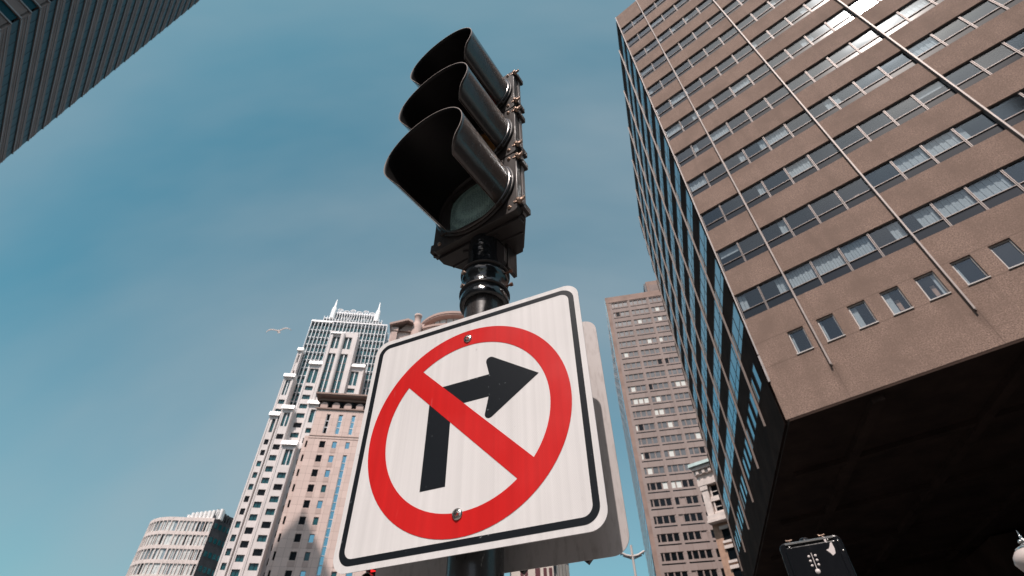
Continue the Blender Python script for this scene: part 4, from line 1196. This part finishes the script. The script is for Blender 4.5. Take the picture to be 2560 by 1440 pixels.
tl = traffic_light('traffic_light', (PC.x, PC.y, 1.32+EYE), R(90-122),
                   'large black unlit three section traffic light with long visors, above the sign',
                   ['lens_green', 'lens_amber', 'lens_red_off'])

# ================================================================ the no-right-turn sign
SX, SZ = .6096, .6096
def sign_front():
    bolt = Vector((-.11810107, 1.07754728, 0)); D = dv(113.9)
    c = bolt + D*.0056
    o = thing('no_right_turn_sign', (c.x, c.y, .6397+EYE), R(90-113.9),
              'square white sign with a black right turn arrow under a red slashed circle', 'road sign')
    s = SX
    b = MB(); b.prism(rrect(s, SZ, .038, 10), 0, .0022, 0, axis='y'); b.build('plate', [M['sheet_white']], o)
    # y is into the scene; the printed face is at y=0, inks lie 0.3 and 0.6 mm proud
    def ring_between(b, outer, inner, y):
        n = len(outer); b.add([(p[0], y, p[1]) for p in outer]+[(p[0], y, p[1]) for p in inner], [(i, (i+1) % n, n+(i+1) % n, n+i) for i in range(n)])
    b = MB(); ring_between(b, rrect(s*.958, s*.958, .034, 12), rrect(s*.912, s*.912, .022, 12), -.0003); b.build('border', M['ink'], o)
    # arrow
    def rounded(pts, rad):
        outp = []; n = len(pts)
        for i, (p, r) in enumerate(zip(pts, rad)):
            P = Vector(p); A = (Vector(pts[i-1])-P); B_ = (Vector(pts[(i+1) % n])-P)
            if r == 0: outp.append(tuple(P)); continue
            ha = A.angle(B_)/2; d = r/math.tan(ha); a = P+A.normalized()*d; c_ = P+B_.normalized()*d
            cc = P+(A.normalized()+B_.normalized()).normalized()*(r/math.sin(ha))
            t0 = math.atan2(a.y-cc.y, a.x-cc.x); t1 = math.atan2(c_.y-cc.y, c_.x-cc.x)
            dt = (t1-t0+math.pi) % (2*math.pi)-math.pi
            for k in range(7): outp.append((cc.x+r*math.cos(t0+dt*k/6), cc.y+r*math.sin(t0+dt*k/6)))
        return outp
    P = [(-.170, -.270), (-.066, -.270), (-.066, .052), (.097, .052), (.074, -.066), (.308, .098), (.071, .264), (.097, .155), (-.170, .155)]
    r_ = [0, 0, 0, 0, .019, 0, .019, 0, 0]
    pts = rounded(P, r_)
    b = MB(); b.add([(p[0]*s, -.0003, p[1]*s) for p in pts], [tuple(range(len(pts)))]); b.build('arrow', M['ink'], o)
    b = MB(); n = 96; cx, cz = -.004*s, -.018*s; Ro, Ri = .4320*s, .3510*s
    ring_between(b, [(cx+Ro*math.cos(2*math.pi*i/n), cz+Ro*math.sin(2*math.pi*i/n)) for i in range(n)],
                 [(cx+Ri*math.cos(2*math.pi*i/n), cz+Ri*math.sin(2*math.pi*i/n)) for i in range(n)], -.0007)
    hw = .0440*s; e = math.sqrt(Ri*Ri-hw*hw)+.004
    q = 2**-.5
    def pt(a, c_): return (cx+(a*q)+(c_*q), -.0007, cz-(a*q)+(c_*q))
    # slash ends butt against the ring's inner edge
    k = 8; top = []; 
    def endarc(sgn):
        out_ = []
        for i in range(k+1):
            c_ = -hw+2*hw*i/k; a = math.sqrt(Ri*Ri-c_*c_)*sgn; out_.append((a, c_))
        return out_
    e1 = endarc(1); e2 = endarc(-1)[::-1]
    b.add([pt(a, c_) for a, c_ in e1+e2], [tuple(range(len(e1+e2)))])
    b.build('slashed_circle', M['sheet_red'], o)
    for zz in (.2255, -.2285):
        b = MB(); b.lathe([(.0, -.0095), (.0046, -.0090), (.0060, -.0035), (.0100, -.0025), (.0100, -.0012)], 6, axis='y', smooth=False)
        b.lathe([(.0056, -.0035), (.0118, -.0028), (.0118, -.0009)], 24, axis='y'); b.build('bolt', M['steel'], o, loc=(-.0056, 0, zz))
    # spacer straps between plate and pole
    for zz in (.2255, -.2285):
        b = MB(); b.box((-.03, .0026, zz-.012), (.02, .0235, zz+.012)); b.build('mounting_strap', M['steel'], o)
sign_front()

def sign_rear():
    bolt = Vector((-.11810107, 1.07754728, 0)); D = dv(113.9); N = dv(23.9)
    c = bolt + N*.160 + D*.0
    o = thing('road_sign', (c.x, c.y, .6440+EYE), R(90-113.9),
              'bare grey back of a second square sign, mounted behind the no right turn sign', 'road sign')
    b = MB(); b.prism(rrect(.6130, SZ, .038, 10), 0, .0022, 0, axis='y'); b.build('plate', M['sign_back'], o)
    b = MB(); b.prism(rrect(.6130-.0008, SZ-.0008, .038, 10), .0024, .0028, 0, axis='y'); b.build('printed_face', M['sheet_white'], o)
    for zz in (.2255, -.2285):
        b = MB(); b.box((-.03, -.045, zz-.012), (.02, -.003, zz+.012)); b.build('mounting_strap', M['steel'], o)
sign_rear()
def lower_plaque():
    # a diamond plate fixed lower on the pole; only its corners peep out
    bolt = Vector((-.11810107, 1.07754728, 0)); D = dv(113.9); N = dv(23.9)
    c = bolt + N*.180 + D*.13
    o = thing('street_name_bracket', (c.x, c.y, .345+EYE), R(90-113.9), 'dark angled metal bracket tabs peeping below the rear sign', 'bracket')
    for x in (-.068, .078):
        b = MB(); b.prism([(x-.022, .014), (x+.024, .014), (x+.008, .002), (x, -.006)][::-1], 0, .012, axis='y'); b.build('tab', M['housing'], o)
    b = MB(); b.box((-.19, .0, .0141), (.12, .010, .032)); b.build('rail', M['housing'], o)
lower_plaque()

# ================================================================ pedestrian signal, bottom right
def pedestrian_signal():
    U = 4.6
    ox, oy = .43287*U, .90145*U
    zt = .286*U+EYE
    o = thing('pedestrian_signal', (ox, oy, zt), R(90-118.7), 'glossy black pedestrian signal box with chipped paint, at the bottom right', 'pedestrian signal')
    w_ = .076*U; h_ = .46
    b = MB(); b.prism(rrect(w_+.075, h_, .045, 8, w_/2, -h_/2+.02), .012, .20, 0, axis='y', smooth=True); b.build('housing', M['pedbox'], o, bevel=.012)
    b = MB(); b.prism(rrect(w_, h_-.07, .018, 6, w_/2, -h_/2+.015), -.006, .0115, 0, axis='y'); b.build('door', M['pedbox'], o, bevel=.008)
    b = MB(); b.prism([(-.0075, -.004), (.0115, .008), (.0115, .016), (-.0095, .004)][::-1], .012, w_-.01, axis='x'); b.build('edge_highlight', M['steel_bright'], o)  # bright strip standing in for the highlight along the top edge
    for x in (.045, w_-.075):
        b = MB(); b.tube((x, .09, .02), (x, .09, .045), .006, n=8); b.tube((x-.02, .09, .048), (x+.02, .09, .052), .007, n=8); b.tube((x-.02, .09, .05), (x-.024, .09, .060), .006, n=8); b.build('wing_screw', M['brass'], o)
    b = MB(); b.lathe([(.040, .01), (.034, .045), (.022, .055), (0, .055)], 20, c=(w_*.42, .1, 0)); b.build('hub', M['pedbox'], o)
    # raised pale dots and stems imitating light caught in scratches
    b = MB(); cx, cz = w_*.46, -.10
    for r_ in range(3):
        for s_ in (-1, 1): b.lathe([(.0, -.0105), (.008, -.009), (.009, -.0062)], 10, axis='y', c=(cx+s_*.022, 0, cz-r_*.030))
    b.tube((cx, -.0075, cz+.02), (cx, -.0075, cz-.09), .0028, n=8); b.lathe([(0, -.0105), (.016, -.009), (.017, -.0062)], 12, axis='y', c=(cx, 0, cz-.10))
    b.lathe([(0, -.0105), (.018, -.009), (.019, -.0062)], 12, axis='y', c=(cx+.006, 0, cz-.175)); b.tube((cx+.006, -.0075, cz-.17), (cx+.006, -.0075, cz-.26), .0035, n=8)
    for r_ in range(4):
        for s_ in (-1, 1): b.lathe([(.0, -.0095), (.005, -.008), (.006, -.0062)], 8, axis='y', c=(cx+.006+s_*.020, 0, cz-.19-r_*.022))
    b.build('scratch_glints', M['chip_glint'], o)
    b = MB(); X, Z = w_-.055, -.075
    b.add([(X+a, -.0066, Z+c_) for a, c_ in ((-.03, 0), (-.012, .004), (.0, .018), (.01, .040), (.022, .045), (.026, .0), (.02, -.03), (.0, -.042), (-.014, -.02))], [tuple(range(9))])
    b.add([(X+a, -.0066, Z+c_) for a, c_ in ((-.018, .05), (-.008, .045), (-.004, .075), (-.012, .09), (-.02, .07))], [tuple(range(5))])
    b.add([(X+a+.03, -.0066, Z+c_-.24) for a, c_ in ((-.02, 0), (.012, -.01), (.016, .03), (-.01, .045))], [tuple(range(4))])
    b.build('paint_chip', M['chip_glint'], o)
    for x, zz in ((.035, -.020), (w_-.05, -.012), (w_+.012, -.022), (w_+.02, -.09)):
        b = MB(); b.lathe([(0, -.004), (.006, -.003), (.007, 0)], 10, axis='y'); b.build('screw', M['steel'], o, loc=(x, -.0065 if x < w_ else .011, zz))
    b = MB(); b.lathe([(.057, -zt+.135), (.057, -h_-.06)], 24, c=(w_*.5, .1, 0)); b.lathe([(.075, -h_-.06), (.075, -h_+.022)], 24, c=(w_*.5, .1, 0)); b.build('post', M['pole'], o)
M['pedbox'] = gloss_black('glossy black signal box paint', (0.007, 0.008, 0.010), 0.16, .31, .15, 12, .25, .1)
M['steel_bright'] = mat('bright metal and edge highlight', (0.75, 0.74, 0.72), 0.18, 0.9)
pedestrian_signal()

# ================================================================ old style lantern at right edge
def lantern():
    o = thing('street_lantern', (4.712, 5.170, 0), 0, 'pale old style street lantern with a pointed finial, cut by the right edge', 'street lamp')
    b = MB(); b.lathe([(.0, 3.12), (.10, 3.12), (.135, 3.16), (.165, 3.22), (.150, 3.275), (.115, 3.315), (.085, 3.330)], 28); b.build('globe', M['lamp_glass'], o)
    b = MB(); b.lathe([(.098, 3.325), (.100, 3.335), (.075, 3.350), (.050, 3.358), (.040, 3.368)], 24)
    for a in range(0, 360, 60):
        c, s_ = math.cos(R(a)), math.sin(R(a)); b.lathe([(0, 3.378), (.014, 3.385), (.016, 3.395), (.012, 3.405), (0, 3.408)], 8, c=(c*.030, s_*.030, 0))
    b.lathe([(.030, 3.366), (.022, 3.395), (.014, 3.412), (.010, 3.430), (.013, 3.438), (.005, 3.447), (.0055, 3.457), (.001, 3.492)], 14); b.build('cap', M['steel_bright'], o)
    b = MB(); b.lathe([(.09, 3.115), (.07, 3.06), (.045, 2.98), (.04, 1.2), (.07, 1.0), (.09, .5), (.15, .2), (.17, .004)], 20); b.build('post', M['housing'], o)
lantern()

# ================================================================ distant double-arm street lamp
def street_lamp():
    o = thing('double_street_lamp', (9.10, 44.08, 0), R(-4), 'slim cream street lamp with two upswept arms, against the sky beside the grey sign', 'street lamp')
    b = MB(); b.tube((0, 0, 0), (0, 0, 15.2), .15, .085, 14); b.build('post', M['lamp_post'], o)
    b = MB(); b.tube((0, 0, 15.2), (0, 0, 15.95), .10, .09, 12); b.build('finial', M['lamp_post'], o)
    for s_, dz in ((1, .28), (-1, .28)):
        a = MB(); a.tube((0, 0, 15.12), (s_*.45, 0, 15.2), .09, .10, 10); a.tube((s_*.45, 0, 15.2), (s_*.98, 0, 15.2+dz), .10, .085, 10)
        arm = a.build('arm', M['lamp_post'], o)
        h = MB(); h.tube((s_*.86, 0, 15.12+dz*.7), (s_*.90, 0, 15.02+dz*.8), .05, .06, 10); h.build('lamp', M['slate_dark'], arm)
        k = MB(); k.prism([(s_*.10, 15.02), (s_*.75, 15.22), (s_*.75, 15.14), (s_*.10, 14.90)][::(-1 if s_ > 0 else 1)], -.03, .03, axis='y'); k.build('bracket', M['slate_dark'], o)
street_lamp()

# ================================================================ small far signal under the sign's left corner
def far_signal():
    o = traffic_light('traffic_light', (-3.36, 13.62, 5.728-2.5*.343), R(90-112), 'small distant traffic light showing red, under the lower left corner of the sign',
                      ['lens_green', 'lens_amber', 'lens_red_lit'], detail=False)
    b = MB(); b.tube((.10, .18, -3.0), (.10, .18, 1.15), .05, n=16); b.tube((.10, .05, .2), (.10, .18, .2), .03, n=10); b.tube((.10, .05, .9), (.10, .18, .9), .03, n=10); b.build('bracket', M['lamp_post'], o)
    q = thing('mast_fitting', (-3.085, 13.62, 5.70), 0, 'small round white fitting on the mast beside the far red traffic light', 'lamp')
    b = MB(); b.lathe([(0, .055), (.03, .045), (.048, .015), (.048, -.015), (.03, -.04), (.02, -.05), (.02, -.3)], 16); b.build('globe', M['cap'], q)
    b = MB(); b.tube((0, 0, -.30), (0, 0, -5.69), .045, n=14); b.build('post', M['lamp_post'], q)
far_signal()

# ================================================================ gull
def gull():
    o = thing('seagull', (-17.119, 29.376, 26.32), R(8), 'pale gull gliding with spread wings, left of the white tower', 'bird')
    b = MB()
    # body along local y (head at +y, away from the viewer), lofted
    prof = [(0.0, -.30), (.03, -.24), (.06, -.12), (.075, 0), (.07, .1), (.05, .18), (.042, .22), (.04, .26), (.02, .30), (0, .34)]
    b.lathe(prof, 12, axis='y')
    b.add([(-.03, -.22, .0), (.03, -.22, .0), (.085, -.40, .0), (-.085, -.40, .0), (-.03, -.22, .015), (.03, -.22, .015), (.085, -.40, .008), (-.085, -.40, .008)],
          [(0, 3, 2, 1), (4, 5, 6, 7), (0, 1, 5, 4), (1, 2, 6, 5), (2, 3, 7, 6), (3, 0, 4, 7)], 0)
    for s_ in (1, -1):
        st = [(0.03, .10, -.09, .03), (.22, .14, -.06, .10), (.40, .12, -.06, .13), (.56, .02, -.10, .09), (.66, -.09, -.14, .03)]
        for i in range(len(st)-1):
            x0, f0, r0, h0 = st[i]; x1, f1, r1, h1 = st[i+1]
            v = [(s_*x0, f0, h0), (s_*x0, r0, h0-.01), (s_*x1, r1, h1-.01), (s_*x1, f1, h1), (s_*x0, f0, h0+.018), (s_*x0, r0, h0), (s_*x1, r1, h1), (s_*x1, f1, h1+.012)]
            b.add(v, [(0, 1, 2, 3), (7, 6, 5, 4), (0, 4, 5, 1), (1, 5, 6, 2), (2, 6, 7, 3), (3, 7, 4, 0)], 0, True)
    b.build('body', [M['feather'], M['feather_dark']], o)
    o.rotation_euler = (R(48), R(-20), R(18)); o.scale = (1.3, 1.7, 1.5)
gull()

# ================================================================ across the street: reflected in glass and glossy paint; the block is added to dim sky light
def across_the_street(name, x0, x1, y0, y1, h, label):
    o = thing(name, (x0, y0, 0), 0, label, 'office tower')
    b = MB(); b.box((0, 0, 0), (x1-x0, y1-y0, h)); b.build('wall', M['brown_edge'], o)
    b = MB(); b.box((-.3, -.3, h+.003), (x1-x0+.3, y1-y0+.3, h+.8)); b.build('parapet', M['grey_spandrel'], o)
    n = int(h/3.8)
    for k in range(1, n):
        b = MB(); b.box((1, y1-y0+.003, k*3.8), (x1-x0-1, y1-y0+.05, k*3.8+2.0)); b.build('ribbon_window', M['black_glass'], o)
across_the_street('office_tower', 5, 62, -82, -50, 86, 'dark tower across the street, showing only as a reflection in the upper right windows')
across_the_street('ambient_blocker', -64, -30, -75, -12, 42, 'unseen brown block added out of frame to dim the sky light')
